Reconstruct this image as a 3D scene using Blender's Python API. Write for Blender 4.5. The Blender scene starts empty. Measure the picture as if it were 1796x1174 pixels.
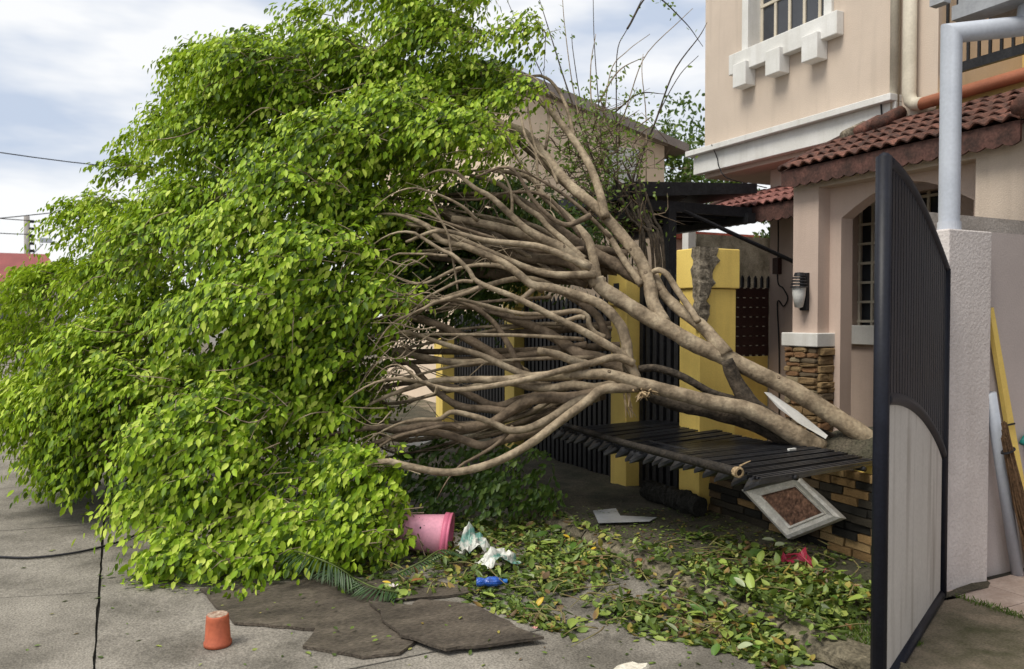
import bpy, math, random
import numpy as np
from mathutils import Vector, Matrix
R = math.radians
random.seed(7); rng = np.random.default_rng(7)
scene = bpy.context.scene
col = scene.collection

# ------------------------------------------------------------------ camera
YAW, PITCH, FPX = R(26.77), R(1.34), 1370.0
EYE = Vector((0, 0, 1.55))
cam = bpy.data.cameras.new('camera'); cam_o = bpy.data.objects.new('camera', cam); col.objects.link(cam_o)
cam.sensor_width = 36.0; cam.lens = FPX / 1796 * 36.0; cam.clip_start = 0.05; cam.clip_end = 2000
cam_o.location = EYE; cam_o.rotation_euler = (math.pi/2 - PITCH, 0, -YAW)
cam.dof.use_dof = True; cam.dof.focus_distance = 5.2; cam.dof.aperture_fstop = 3.5
scene.camera = cam_o
scene.render.resolution_x, scene.render.resolution_y = 1024, 669

# ------------------------------------------------------------------ sky, sun, exposure
SUN_EL, SUN_AZ = R(58), R(-100)       # azimuth from +Y towards +X: sun to the left of the street, a little behind the camera
world = bpy.data.worlds.new('World'); scene.world = world; world.use_nodes = True
wn, wl = world.node_tree.nodes, world.node_tree.links
wn.clear()
wout = wn.new('ShaderNodeOutputWorld')
sky = wn.new('ShaderNodeTexSky'); sky.sky_type = 'NISHITA'; sky.sun_disc = False
sky.sun_elevation = SUN_EL; sky.sun_rotation = SUN_AZ
bg1 = wn.new('ShaderNodeBackground'); bg1.inputs[1].default_value = 0.08
wl.new(sky.outputs[0], bg1.inputs[0])
bg2 = wn.new('ShaderNodeBackground'); bg2.inputs[1].default_value = 0.45
tc = wn.new('ShaderNodeTexCoord'); mp = wn.new('ShaderNodeMapping'); mp.inputs['Scale'].default_value = (1.0, 1.0, 3.2)
mp.inputs['Location'].default_value = (1.9, 0.55, 0.3)
wl.new(tc.outputs['Generated'], mp.inputs[0])
nz = wn.new('ShaderNodeTexNoise'); nz.inputs['Scale'].default_value = 2.6; nz.inputs['Detail'].default_value = 5; nz.inputs['Roughness'].default_value = 0.5
wl.new(mp.outputs[0], nz.inputs['Vector'])
cr = wn.new('ShaderNodeValToRGB')
cr.color_ramp.elements[0].position = 0.36; cr.color_ramp.elements[0].color = (0.56, 0.64, 0.78, 1)
cr.color_ramp.elements[1].position = 0.51; cr.color_ramp.elements[1].color = (0.98, 0.985, 0.99, 1)
wl.new(nz.outputs['Fac'], cr.inputs[0]); wl.new(cr.outputs[0], bg2.inputs[0])
mx = wn.new('ShaderNodeMixShader'); mx.inputs[0].default_value = 0.95
wl.new(bg1.outputs[0], mx.inputs[1]); wl.new(bg2.outputs[0], mx.inputs[2]); wl.new(mx.outputs[0], wout.inputs[0])
sun = bpy.data.lights.new('sun', 'SUN'); sun.energy = 1.5; sun.angle = R(26); sun.color = (1.0, 0.95, 0.84)
sun_o = bpy.data.objects.new('sun', sun); col.objects.link(sun_o)
sd = Vector((math.sin(SUN_AZ)*math.cos(SUN_EL), math.cos(SUN_AZ)*math.cos(SUN_EL), math.sin(SUN_EL)))
sun_o.rotation_euler = sd.to_track_quat('Z', 'Y').to_euler(); sun_o.location = (-6, -2, 12)
vs = scene.view_settings; vs.view_transform = 'Standard'; vs.look = 'None'; vs.exposure = 1.2; vs.gamma = 1.0

# ------------------------------------------------------------------ pixels to rays
_f = Vector((math.sin(YAW)*math.cos(PITCH), math.cos(YAW)*math.cos(PITCH), -math.sin(PITCH)))
_r = Vector((math.cos(YAW), -math.sin(YAW), 0)); _u = _r.cross(_f)
def ray(x, y): return _f + _r*((x-898)/FPX) + _u*((587-y)/FPX)
def at(x, y, d): return EYE + ray(x, y)*d                     # d metres along the view axis
def onX(x, y, X): v = ray(x, y); return EYE + v*(X/v.x)
def onY(x, y, Y): v = ray(x, y); return EYE + v*(Y/v.y)
def onZ(x, y, Z): v = ray(x, y); return EYE + v*((Z-1.55)/v.z)

# ------------------------------------------------------------------ materials
MATS = {}
def M(name, c1, c2=None, c3=None, scale=6.0, rough=0.8, bump=0.0, bscale=60.0, spec=0.3, metal=0.0,
      streak=None, stretch=(1, 1, 1), detail=6, lo=0.35, hi=0.65, objvar=0.0, coat=0.0, fine=0.12):
    if name in MATS: return MATS[name]
    m = bpy.data.materials.new(name); m.use_nodes = True; MATS[name] = m
    n, l = m.node_tree.nodes, m.node_tree.links
    b = n['Principled BSDF']; b.inputs['Roughness'].default_value = rough; b.inputs['Metallic'].default_value = metal
    b.inputs['Specular IOR Level'].default_value = spec; b.inputs['Coat Weight'].default_value = coat
    tcn = n.new('ShaderNodeTexCoord'); oi = n.new('ShaderNodeObjectInfo')
    mul = n.new('ShaderNodeMath'); mul.operation = 'MULTIPLY'; mul.inputs[1].default_value = 41.0
    l.new(oi.outputs['Random'], mul.inputs[0])
    add = n.new('ShaderNodeVectorMath'); l.new(tcn.outputs['Object'], add.inputs[0]); l.new(mul.outputs[0], add.inputs[1])
    mpn = n.new('ShaderNodeMapping'); mpn.inputs['Scale'].default_value = stretch; l.new(add.outputs[0], mpn.inputs[0])
    c2 = c2 or tuple(v*0.72 for v in c1)
    no = n.new('ShaderNodeTexNoise'); no.inputs['Scale'].default_value = scale; no.inputs['Detail'].default_value = detail
    no.inputs['Roughness'].default_value = 0.62; l.new(mpn.outputs[0], no.inputs['Vector'])
    rp = n.new('ShaderNodeValToRGB'); e = rp.color_ramp.elements
    e[0].position = lo; e[0].color = (*c2, 1); e[1].position = hi; e[1].color = (*c1, 1)
    if c3: k = e.new((lo+hi)/2); k.color = (*c3, 1)
    l.new(no.outputs['Fac'], rp.inputs[0]); out = rp.outputs[0]
    fn = n.new('ShaderNodeTexNoise'); fn.inputs['Scale'].default_value = bscale; fn.inputs['Detail'].default_value = 4
    l.new(mpn.outputs[0], fn.inputs['Vector'])
    if fine:
        hs = n.new('ShaderNodeMapRange'); hs.inputs[1].default_value = 0.25; hs.inputs[2].default_value = 0.75
        hs.inputs[3].default_value = 1-fine*2; hs.inputs[4].default_value = 1+fine*2; l.new(fn.outputs['Fac'], hs.inputs[0])
        vm = n.new('ShaderNodeVectorMath'); vm.operation = 'SCALE'; l.new(out, vm.inputs[0]); l.new(hs.outputs[0], vm.inputs['Scale']); out = vm.outputs[0]
    if objvar:
        mr = n.new('ShaderNodeMapRange'); mr.inputs[3].default_value = 1-objvar; mr.inputs[4].default_value = 1+objvar
        l.new(oi.outputs['Random'], mr.inputs[0])
        vm = n.new('ShaderNodeVectorMath'); vm.operation = 'SCALE'; l.new(out, vm.inputs[0]); l.new(mr.outputs[0], vm.inputs['Scale']); out = vm.outputs[0]
    if streak:                                                   # weather stains with a shape of their own
        sm = n.new('ShaderNodeMapping'); sm.inputs['Scale'].default_value = (7, 7, 0.6); l.new(add.outputs[0], sm.inputs[0])
        sn = n.new('ShaderNodeTexNoise'); sn.inputs['Scale'].default_value = 1.6; sn.inputs['Detail'].default_value = 6; l.new(sm.outputs[0], sn.inputs['Vector'])
        sr = n.new('ShaderNodeMapRange'); sr.inputs[1].default_value = 0.52; sr.inputs[2].default_value = 0.78; sr.inputs[4].default_value = streak[1]
        l.new(sn.outputs['Fac'], sr.inputs[0])
        mm = n.new('ShaderNodeMix'); mm.data_type = 'RGBA'; l.new(sr.outputs[0], mm.inputs['Factor'])
        l.new(out, mm.inputs['A']); mm.inputs['B'].default_value = (*streak[0], 1); out = mm.outputs['Result']
    l.new(out, b.inputs['Base Color'])
    if bump:
        bp = n.new('ShaderNodeBump'); bp.inputs['Strength'].default_value = bump; bp.inputs['Distance'].default_value = 0.01
        l.new(fn.outputs['Fac'], bp.inputs['Height']); l.new(bp.outputs[0], b.inputs['Normal'])
    return m

def leaf_mat(name, stops, rough=0.42, trans=0.3, tcol=(0.35, 0.55, 0.05), spec=0.45):
    m = bpy.data.materials.new(name); m.use_nodes = True; MATS[name] = m
    n, l = m.node_tree.nodes, m.node_tree.links
    b = n['Principled BSDF']; b.inputs['Roughness'].default_value = rough; b.inputs['Specular IOR Level'].default_value = spec
    g = n.new('ShaderNodeNewGeometry'); oi = n.new('ShaderNodeObjectInfo')
    ad = n.new('ShaderNodeMath'); ad.operation = 'ADD'; l.new(g.outputs['Random Per Island'], ad.inputs[0]); l.new(oi.outputs['Random'], ad.inputs[1])
    fr = n.new('ShaderNodeMath'); fr.operation = 'FRACT'; l.new(ad.outputs[0], fr.inputs[0])
    nn = n.new('ShaderNodeTexNoise'); nn.inputs['Scale'].default_value = 2.2; nn.inputs['Detail'].default_value = 3
    l.new(g.outputs['Position'], nn.inputs['Vector'])
    mr = n.new('ShaderNodeMapRange'); mr.inputs[1].default_value = 0.3; mr.inputs[2].default_value = 0.7; mr.inputs[3].default_value = -0.22; mr.inputs[4].default_value = 0.22
    l.new(nn.outputs['Fac'], mr.inputs[0])
    a2 = n.new('ShaderNodeMath'); a2.operation = 'ADD'; a2.use_clamp = True; l.new(fr.outputs[0], a2.inputs[0]); l.new(mr.outputs[0], a2.inputs[1])
    rp = n.new('ShaderNodeValToRGB'); e = rp.color_ramp.elements
    e[0].position, e[0].color = stops[0][0], (*stops[0][1], 1); e[1].position, e[1].color = stops[-1][0], (*stops[-1][1], 1)
    for p, c in stops[1:-1]: k = e.new(p); k.color = (*c, 1)
    l.new(a2.outputs[0], rp.inputs[0]); l.new(rp.outputs[0], b.inputs['Base Color'])
    t = n.new('ShaderNodeBsdfTranslucent'); vm = n.new('ShaderNodeMix'); vm.data_type = 'RGBA'; vm.inputs['Factor'].default_value = 0.5
    l.new(rp.outputs[0], vm.inputs['A']); vm.inputs['B'].default_value = (*tcol, 1); l.new(vm.outputs['Result'], t.inputs[0])
    ms = n.new('ShaderNodeMixShader'); ms.inputs[0].default_value = trans
    l.new(b.outputs[0], ms.inputs[1]); l.new(t.outputs[0], ms.inputs[2]); l.new(ms.outputs[0], n['Material Output'].inputs[0])
    return m

road_m = M('road_concrete', (0.275, 0.25, 0.215), (0.12, 0.108, 0.09), (0.21, 0.19, 0.162), scale=1.9, rough=0.9, bump=0.7, bscale=95, fine=0.24, lo=0.36, hi=0.66, detail=9)
gap_m = M('joint_dirt', (0.035, 0.032, 0.026), rough=0.95, scale=20)
soil_m = M('soil', (0.085, 0.072, 0.052), (0.035, 0.036, 0.022), scale=5, rough=0.95, bump=0.9, bscale=70, fine=0.3)
kerb_m = M('kerb_concrete', (0.21, 0.18, 0.125), (0.06, 0.052, 0.035), scale=9, rough=0.92, bump=0.9, bscale=70, fine=0.25)
apron_m = M('mossy_concrete', (0.22, 0.175, 0.13), (0.06, 0.058, 0.03), (0.13, 0.11, 0.078), scale=3.0, rough=0.9, bump=0.5, bscale=90, fine=0.2)
ground_m = M('ground', (0.2, 0.185, 0.165), (0.13, 0.12, 0.1), scale=0.7, rough=0.92)
salmon = M('salmon_stucco', (0.60, 0.50, 0.415), (0.535, 0.445, 0.368), scale=1.3, rough=0.9, bump=0.35, bscale=130, streak=((0.36, 0.295, 0.24), 0.35), fine=0.03)
pinkwall = M('pink_stucco', (0.56, 0.44, 0.375), (0.50, 0.39, 0.33), scale=1.5, rough=0.9, bump=0.3, bscale=130, streak=((0.33, 0.25, 0.2), 0.25), fine=0.03)
white_p = M('white_paint', (0.74, 0.73, 0.71), (0.64, 0.63, 0.60), scale=3, rough=0.7, bump=0.15, bscale=80, streak=((0.42, 0.39, 0.34), 0.35), fine=0.03)
pier_m = M('grey_white_stucco', (0.66, 0.61, 0.59), (0.58, 0.53, 0.51), scale=3, rough=0.9, bump=0.6, bscale=62, streak=((0.42, 0.38, 0.35), 0.3), fine=0.04)
wall_m = M('mauve_wall', (0.52, 0.46, 0.44), (0.46, 0.405, 0.39), scale=2, rough=0.9, bump=0.15, bscale=90, fine=0.03)
yellow = M('yellow_paint', (0.82, 0.61, 0.17), (0.74, 0.535, 0.145), scale=2.5, rough=0.75, bump=0.2, bscale=90, streak=((0.40, 0.27, 0.08), 0.3), fine=0.03)
dullyel = M('pale_yellow_wall', (0.66, 0.49, 0.20), (0.58, 0.42, 0.17), scale=2, rough=0.85, fine=0.04, streak=((0.35, 0.26, 0.12), 0.3))
broken = M('broken_concrete', (0.27, 0.23, 0.175), (0.075, 0.062, 0.045), scale=14, rough=0.95, bump=1.0, bscale=50, fine=0.25)
navy = M('navy_steel', (0.011, 0.013, 0.022), (0.007, 0.008, 0.014), scale=6, rough=0.45, spec=0.22, bump=0.08, bscale=90, fine=0.15, streak=((0.026, 0.024, 0.024), 0.4))
black = M('black_steel', (0.022, 0.022, 0.025), (0.012, 0.012, 0.014), scale=9, rough=0.5, spec=0.25, fine=0.25)
picket_m = M('black_wet_picket', (0.030, 0.032, 0.038), (0.015, 0.015, 0.018), scale=14, rough=0.33, spec=0.7, fine=0.25, objvar=0.25)
panel_m = M('gate_panel_white', (0.60, 0.57, 0.53), (0.54, 0.51, 0.47), scale=2, rough=0.6, streak=((0.19, 0.155, 0.12), 0.75), fine=0.04)
tile_m = M('clay_tile', (0.19, 0.083, 0.060), (0.06, 0.034, 0.028), scale=11, rough=0.8, bump=0.5, bscale=70, objvar=0.3, fine=0.2, streak=((0.05, 0.03, 0.025), 0.5))
tile2_m = M('faded_tile', (0.30, 0.13, 0.11), (0.14, 0.06, 0.052), scale=11, rough=0.8, bump=0.4, bscale=70, objvar=0.25, fine=0.2)
fascia_m = M('dark_fascia', (0.115, 0.055, 0.045), (0.045, 0.026, 0.022), scale=9, rough=0.85, fine=0.2)
dark_in = M('dark_interior', (0.05, 0.04, 0.035), rough=0.9)
glass_m = M('window_glass', (0.05, 0.055, 0.065), (0.03, 0.032, 0.04), scale=2, rough=0.08, spec=0.6, fine=0.0)
cream = M('cream_frame', (0.60, 0.54, 0.44), (0.5, 0.45, 0.36), scale=5, rough=0.6, fine=0.04)
greypipe = M('grey_pipe', (0.47, 0.50, 0.56), (0.41, 0.44, 0.50), scale=3, rough=0.5, spec=0.4, fine=0.03, streak=((0.28, 0.28, 0.3), 0.25))
greyeave = M('grey_eave', (0.36, 0.37, 0.39), (0.27, 0.28, 0.3), scale=3, rough=0.6, fine=0.05, streak=((0.15, 0.15, 0.15), 0.3))
orangepipe = M('orange_pipe', (0.40, 0.145, 0.075), (0.32, 0.115, 0.06), scale=5, rough=0.5, spec=0.4, fine=0.05)
bark = M('bark', (0.40, 0.325, 0.225), (0.105, 0.078, 0.05), (0.265, 0.205, 0.138), scale=6.5, rough=0.82, bump=0.7, bscale=38, fine=0.15, lo=0.32, hi=0.66, detail=9, streak=((0.075, 0.056, 0.036), .55))
bark2 = M('bark_dark', (0.24, 0.18, 0.125), (0.07, 0.05, 0.033), (0.155, 0.115, 0.078), scale=7, rough=0.88, bump=0.7, bscale=40, fine=0.14, lo=0.33, hi=0.67, detail=9)  # darker copy of bark; shade of the back limbs is in the colour
rotwood = M('dark_rotten_bark', (0.085, 0.066, 0.048), (0.025, 0.02, 0.015), scale=12, rough=0.92, bump=1.0, bscale=40, fine=0.25)
splinter = M('fresh_wood', (0.40, 0.30, 0.18), (0.24, 0.16, 0.085), scale=30, rough=0.8, stretch=(1, 1, 1), fine=0.2)
terracotta = M('terracotta_plastic', (0.44, 0.115, 0.055), (0.36, 0.09, 0.045), scale=9, rough=0.55, fine=0.08)
pink_m = M('pink_plastic', (0.70, 0.33, 0.42), (0.64, 0.29, 0.38), scale=6, rough=0.45, fine=0.05, streak=((0.45, 0.2, 0.22), 0.3))
pinkrim = M('deep_pink_plastic', (0.68, 0.17, 0.28), rough=0.45, scale=4, fine=0.04)
board_m = M('wet_board', (0.125, 0.103, 0.080), (0.042, 0.034, 0.027), (0.082, 0.067, 0.052), scale=4.5, stretch=(.5, 1.6, 1), rough=0.6, bump=0.7, bscale=80, fine=0.3, lo=0.3, hi=0.7)
brown_slat = M('brown_slat', (0.052, 0.022, 0.018), rough=0.6, scale=8, fine=0.15)
ramp_brick = [(0.52, 0.35, 0.16), (0.42, 0.26, 0.11), (0.20, 0.14, 0.08), (0.06, 0.05, 0.035), (0.035, 0.032, 0.026)]
brick_ms = [M('brick_%d' % i, c, tuple(v*0.45 for v in c), scale=16, rough=0.85, bump=0.9, bscale=60, objvar=0.25, fine=0.25) for i, c in enumerate(ramp_brick)]
stone_ms = [M('stone_%d' % i, c, tuple(v*0.55 for v in c), scale=14, rough=0.85, bump=0.9, bscale=60, objvar=0.2, fine=0.2)
            for i, c in enumerate([(0.44, 0.30, 0.15), (0.36, 0.24, 0.12), (0.36, 0.20, 0.10), (0.24, 0.18, 0.115), (0.40, 0.32, 0.20)])]
mortar = M('dark_mortar', (0.055, 0.048, 0.036), rough=0.95, scale=20, bump=0.5)
moss_m = M('moss', (0.09, 0.13, 0.03), (0.045, 0.07, 0.018), scale=20, rough=0.95, bump=0.8)
paper_white = M('white_plastic', (0.72, 0.72, 0.70), (0.6, 0.6, 0.58), scale=12, rough=0.6, fine=0.05)
leaf_m = leaf_mat('ficus_leaf', [(0.0, (0.030, 0.066, 0.007)), (0.2, (0.085, 0.15, 0.009)), (0.42, (0.205, 0.345, 0.016)), (0.72, (0.365, 0.52, 0.034)), (1.0, (0.58, 0.68, 0.12))], rough=0.46, trans=0.30, tcol=(0.42, 0.56, 0.03), spec=0.22)
shade_leaf = leaf_mat('dark_leaf', [(0.0, (0.025, 0.06, 0.012)), (0.5, (0.06, 0.12, 0.02)), (1.0, (0.13, 0.2, 0.035))], trans=0.2)  # darker leaf copy; shade behind the limbs is put into the colour
litter_m = leaf_mat('litter_leaf', [(0.0, (0.045, 0.07, 0.014)), (0.35, (0.085, 0.13, 0.025)), (0.62, (0.15, 0.22, 0.035)), (0.80, (0.29, 0.34, 0.08)), (0.90, (0.30, 0.22, 0.05)), (0.94, (0.17, 0.095, 0.035)), (1.0, (0.09, 0.055, 0.025))], rough=0.5, trans=0.12)
cycad_m = leaf_mat('cycad_leaf', [(0.0, (0.02, 0.05, 0.015)), (1.0, (0.055, 0.10, 0.03))], trans=0.1)

# ------------------------------------------------------------------ objects
def tag(o, label=None, cat=None, group=None, kind=None):
    if label: o['label'] = label
    if cat: o['category'] = cat
    if group: o['group'] = group
    if kind: o['kind'] = kind
    return o
def thing(name, loc, label, cat, group=None):
    o = bpy.data.objects.new(name, None); o.empty_display_size = 0.1; col.objects.link(o); o.location = loc
    return tag(o, label, cat, group)
def origin(o):
    v = Vector((0, 0, 0))
    while o: v += o.location; o = o.parent
    return v
class MB:
    def __init__(s): s.v = []; s.f = []
    def add(s, vs, fs):
        k = len(s.v); s.v += [tuple(v) for v in vs]; s.f += [tuple(i+k for i in f) for f in fs]; return s
    def box(s, x0, x1, y0, y1, z0, z1):
        vs = [(x, y, z) for z in (z0, z1) for (x, y) in ((x0, y0), (x1, y0), (x1, y1), (x0, y1))]
        return s.add(vs, [(3, 2, 1, 0), (4, 5, 6, 7), (0, 1, 5, 4), (1, 2, 6, 5), (2, 3, 7, 6), (3, 0, 4, 7)])
    def prism(s, poly, d):                                       # poly: 3D points (planar), d: extrusion vector
        n = len(poly); d = Vector(d); p = [Vector(q) for q in poly]
        return s.add(p + [q+d for q in p], [tuple(range(n))[::-1], tuple(range(n, 2*n))] + [(i, (i+1) % n, n+(i+1) % n, n+i) for i in range(n)])
    def tube(s, pts, rad, seg=8, cap=True, wob=0.0):
        pts = [Vector(p) for p in pts]; n = len(pts)
        rad = rad if hasattr(rad, '__len__') else [rad]*n
        vs, fs = [], []; nrm = None
        for i, p in enumerate(pts):
            t = (pts[min(i+1, n-1)] - pts[max(i-1, 0)]).normalized()
            if nrm is None: nrm = t.orthogonal().normalized()
            nrm = (nrm - t*nrm.dot(t)).normalized(); bi = t.cross(nrm)
            for k in range(seg):
                a = 2*math.pi*k/seg; r = rad[i]*(1+wob*random.uniform(-1, 1))
                vs.append(p + (nrm*math.cos(a) + bi*math.sin(a))*r)
        for i in range(n-1):
            for k in range(seg):
                a, b = i*seg+k, i*seg+(k+1) % seg; fs.append((a, b, b+seg, a+seg))
        if cap: fs += [tuple(range(seg))[::-1], tuple(range((n-1)*seg, n*seg))]
        return s.add(vs, fs)
    def lathe(s, prof, seg=24, c=(0, 0, 0), axis=(0, 0, 1)):     # prof: (r, h) along axis
        ax = Vector(axis).normalized(); u = ax.orthogonal().normalized(); w = ax.cross(u); c = Vector(c); vs, fs = [], []
        for r, h in prof:
            for k in range(seg):
                a = 2*math.pi*k/seg; vs.append(c + ax*h + (u*math.cos(a)+w*math.sin(a))*r)
        for i in range(len(prof)-1):
            for k in range(seg):
                a, b = i*seg+k, i*seg+(k+1) % seg; fs.append((a, b, b+seg, a+seg))
        return s.add(vs, fs)
    def build(s, name, mat, parent=None, smooth=False, bevel=0.0, world=True):
        me = bpy.data.meshes.new(name); o0 = origin(parent) if (parent and world) else Vector((0, 0, 0))
        me.from_pydata([(v[0]-o0.x, v[1]-o0.y, v[2]-o0.z) for v in s.v], [], s.f); me.materials.append(mat)
        if smooth: me.polygons.foreach_set('use_smooth', [True]*len(me.polygons))
        o = bpy.data.objects.new(name, me); col.objects.link(o); o.parent = parent
        if bevel:
            b = o.modifiers.new('bevel', 'BEVEL'); b.width = bevel; b.segments = 2; b.limit_method = 'ANGLE'
        return o
def structure(name, mb, mat, **k): return tag(mb.build(name, mat, **k), kind='structure')
def piece(me, name, parent, loc, rot=(0, 0, 0), sc=(1, 1, 1)):    # one of many alike pieces, sharing mesh data; loc in world space
    o = bpy.data.objects.new(name, me); col.objects.link(o); o.parent = parent
    o.location = Vector(loc) - (origin(parent) if parent else Vector((0, 0, 0))); o.rotation_euler = rot; o.scale = sc
    return o
def mesh_of(mb, name, mat, smooth=False):
    me = bpy.data.meshes.new(name); me.from_pydata(mb.v, [], mb.f); me.materials.append(mat)
    if smooth: me.polygons.foreach_set('use_smooth', [True]*len(me.polygons))
    return me
def smoothpath(pts, n):                                          # Catmull-Rom through points (any dimension)
    P = np.array(pts, float)
    if len(P) < 3:
        t = np.linspace(0, 1, n)[:, None]; return P[0]*(1-t) + P[-1]*t
    Q = np.vstack([2*P[0]-P[1], P, 2*P[-1]-P[-2]]); m = len(P)-1; out = []
    for t in np.linspace(0, m-1e-6, n):
        i = int(t); u = t-i; a, b, c, d = Q[i:i+4]
        out.append(0.5*((2*b)+(-a+c)*u+(2*a-5*b+4*c-d)*u*u+(-a+3*b-3*c+d)*u**3))
    return np.array(out)

# leaves: each is a folded, slightly curled blade of seven vertices
LEAF_T = np.array([0, 0.5, 1.0, 0.24, 0.60, 0.24, 0.60]); LEAF_W = np.array([0, 0, 0, -0.40, -0.42, 0.40, 0.42]); LEAF_H = np.array([0, -0.06, 0.0, 0.06, 0.05, 0.06, 0.05])
LEAF_F = [(0, 1, 4, 3), (1, 2, 4), (0, 5, 6, 1), (1, 6, 2)]
def unit(a): return a/np.maximum(np.linalg.norm(a, axis=1, keepdims=True), 1e-9)
def leaf_verts(pos, d, nr, ln, wd, curl):
    d = unit(d); nr = unit(nr - d*np.sum(nr*d, 1, keepdims=True)); s = np.cross(d, nr)
    t = LEAF_T[None, :, None]; w = LEAF_W[None, :, None]; h = LEAF_H[None, :, None]
    L = ln[:, None, None]; W = wd[:, None, None]; C = curl[:, None, None]
    return pos[:, None, :] + d[:, None, :]*t*L + s[:, None, :]*w*W + nr[:, None, :]*(h*W*1.6 - C*t*t*L)
def leaves_obj(name, mat, verts, parent=None, zmin=None):
    N = len(verts); V = verts.reshape(-1, 3)
    if parent: V = V - np.array(origin(parent))
    me = bpy.data.meshes.new(name); me.vertices.add(N*7); me.vertices.foreach_set('co', V.astype(np.float32).ravel())
    fl = np.array([i for f in LEAF_F for i in f]); nl = len(fl)
    loops = (np.arange(N)[:, None]*7 + fl[None, :]).ravel().astype(np.int32)
    me.loops.add(N*nl); me.loops.foreach_set('vertex_index', loops)
    st = np.cumsum([0]+[len(f) for f in LEAF_F])[:-1]
    me.polygons.add(N*4); me.polygons.foreach_set('loop_start', (np.arange(N)[:, None]*nl + st[None, :]).ravel().astype(np.int32))
    me.polygons.foreach_set('use_smooth', np.ones(N*4, bool))
    me.update(calc_edges=True); me.materials.append(mat)
    o = bpy.data.objects.new(name, me); col.objects.link(o); o.parent = parent
    return o
def rnd3(n): return rng.normal(size=(n, 3))

# ================================================================== SETTING
structure('ground', MB().box(-300, 300, -60, 700, -0.5, -0.03), ground_m)
# road: concrete slabs with dirt-filled joints
road = structure('road', MB().box(-6.5, 2.80, -6, 60, -0.029, -0.018), gap_m)
ycuts = [-6, -1.2, 1.75, 3.35] + [4.93 + 1.63*i for i in range(12)] + [60]
xcuts = [-6.5, -3.4, -0.11, 2.80]
for xi in range(3):
    a, b = xcuts[xi], xcuts[xi+1]
    for yi in range(len(ycuts)-1):
        sl = -0.3 if 3 <= yi+1 <= 5 else -0.12
        def yy(c, x): return ycuts[c] + (x+0.11)*(-0.30 if c == 4 else (-0.16 if 3 < c < 15 else 0.0))
        g = 0.0065
        ny = 14 if yi in (2, 3, 4, 5) else 2
        p = [(a+g, yy(yi, a)+g), (b-g, yy(yi, b)+g)] + [(b-g+random.uniform(-.004, .004), yy(yi, b)*(1-t)+yy(yi+1, b)*t) for t in np.linspace(.1, .9, ny)] + \
            [(b-g, yy(yi+1, b)-g), (a+g, yy(yi+1, a)-g)] + [(a+g+random.uniform(-.004, .004), yy(yi, a)*t+yy(yi+1, a)*(1-t)) for t in np.linspace(.1, .9, ny)]
        zt = random.uniform(-0.002, 0.002)
        MB().prism([(x, y, -0.017) for x, y in p], (0, 0, 0.017+zt)).build('slab', road_m, road)
# kerb: worn stones
kerb = structure('kerb', MB().box(2.82, 2.97, 2.0, 40, -0.02, 0.02), gap_m)
y = 2.0
while y < 12:
    L = random.uniform(0.7, 1.0); n = 9; mb = MB(); ring = []
    for i in range(n+1):
        yy_ = y+0.01+(L-0.02)*i/n; j = lambda s=0.012: random.uniform(-s, s)
        ring.append([(2.805+j(), yy_, 0.0), (2.81+j(), yy_, 0.045+j()), (2.845+j(), yy_, 0.075+j()), (2.93+j(), yy_, 0.085+j()), (2.98+j(), yy_, 0.075+j()), (2.985, yy_, 0.0)])
    vs_ = [p for r_ in ring for p in r_]; k = 6
    mb.add(vs_, [(i*k+q, i*k+q+1, (i+1)*k+q+1, (i+1)*k+q) for i in range(n) for q in range(k-1)] + [tuple(range(k))[::-1], tuple(range(n*k, n*k+k))])
    mb.build('kerb_stone', kerb_m, kerb, smooth=False); y += L
# soil strip between kerb and walls
def sheet(x0, x1, y0, y1, nx, ny, zf):
    mb = MB(); xs = np.linspace(x0, x1, nx+1); ys = np.linspace(y0, y1, ny+1)
    mb.add([(x, y, zf(x, y)) for y in ys for x in xs], [(j*(nx+1)+i, j*(nx+1)+i+1, (j+1)*(nx+1)+i+1, (j+1)*(nx+1)+i) for j in range(ny) for i in range(nx)]); return mb
from mathutils import noise as mn
def soilz(x, y):
    e = min(1, (x-2.95)/0.15) if x < 3.1 else 1
    return 0.03 + 0.03*e + 0.025*mn.noise((x*3, y*3, 0)) + 0.012*mn.noise((x*9, y*9, 3))
structure('verge', sheet(2.97, 4.4, 2.62, 20, 24, 200, soilz), soil_m, smooth=True)
structure('driveway', MB().prism([(2.99, -4, 0), (4.0, -4, 0), (4.0, 2.60, 0), (3.4, 2.66, 0), (2.99, 2.62, 0)], (0, 0, 0.055)), apron_m)
pav = structure('porch_floor', MB().box(3.99, 9, -4, 2.9, -0.02, 0.045), gap_m)
tl = mesh_of(MB().box(-.147, .147, -.147, .147, 0, 0.014), 'floor_tile', M('floor_tile', (0.50, 0.40, 0.35), (0.36, 0.27, 0.225), scale=6, rough=0.55, objvar=0.1, fine=0.08))
for i in range(5):
    for j in range(5): piece(tl, 'floor_tile', pav, (4.14+.3*i, 2.55-.3*j, 0.045))
structure('planter_soil', sheet(4.15, 5.38, 2.95, 4.62, 16, 20, lambda x, y: 0.46+0.06*mn.noise((x*4, y*4, 1))), soil_m, smooth=True)
structure('front_yard', MB().box(4.32, 12, 2.9, 30, -0.028, 0.02), apron_m)

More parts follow.
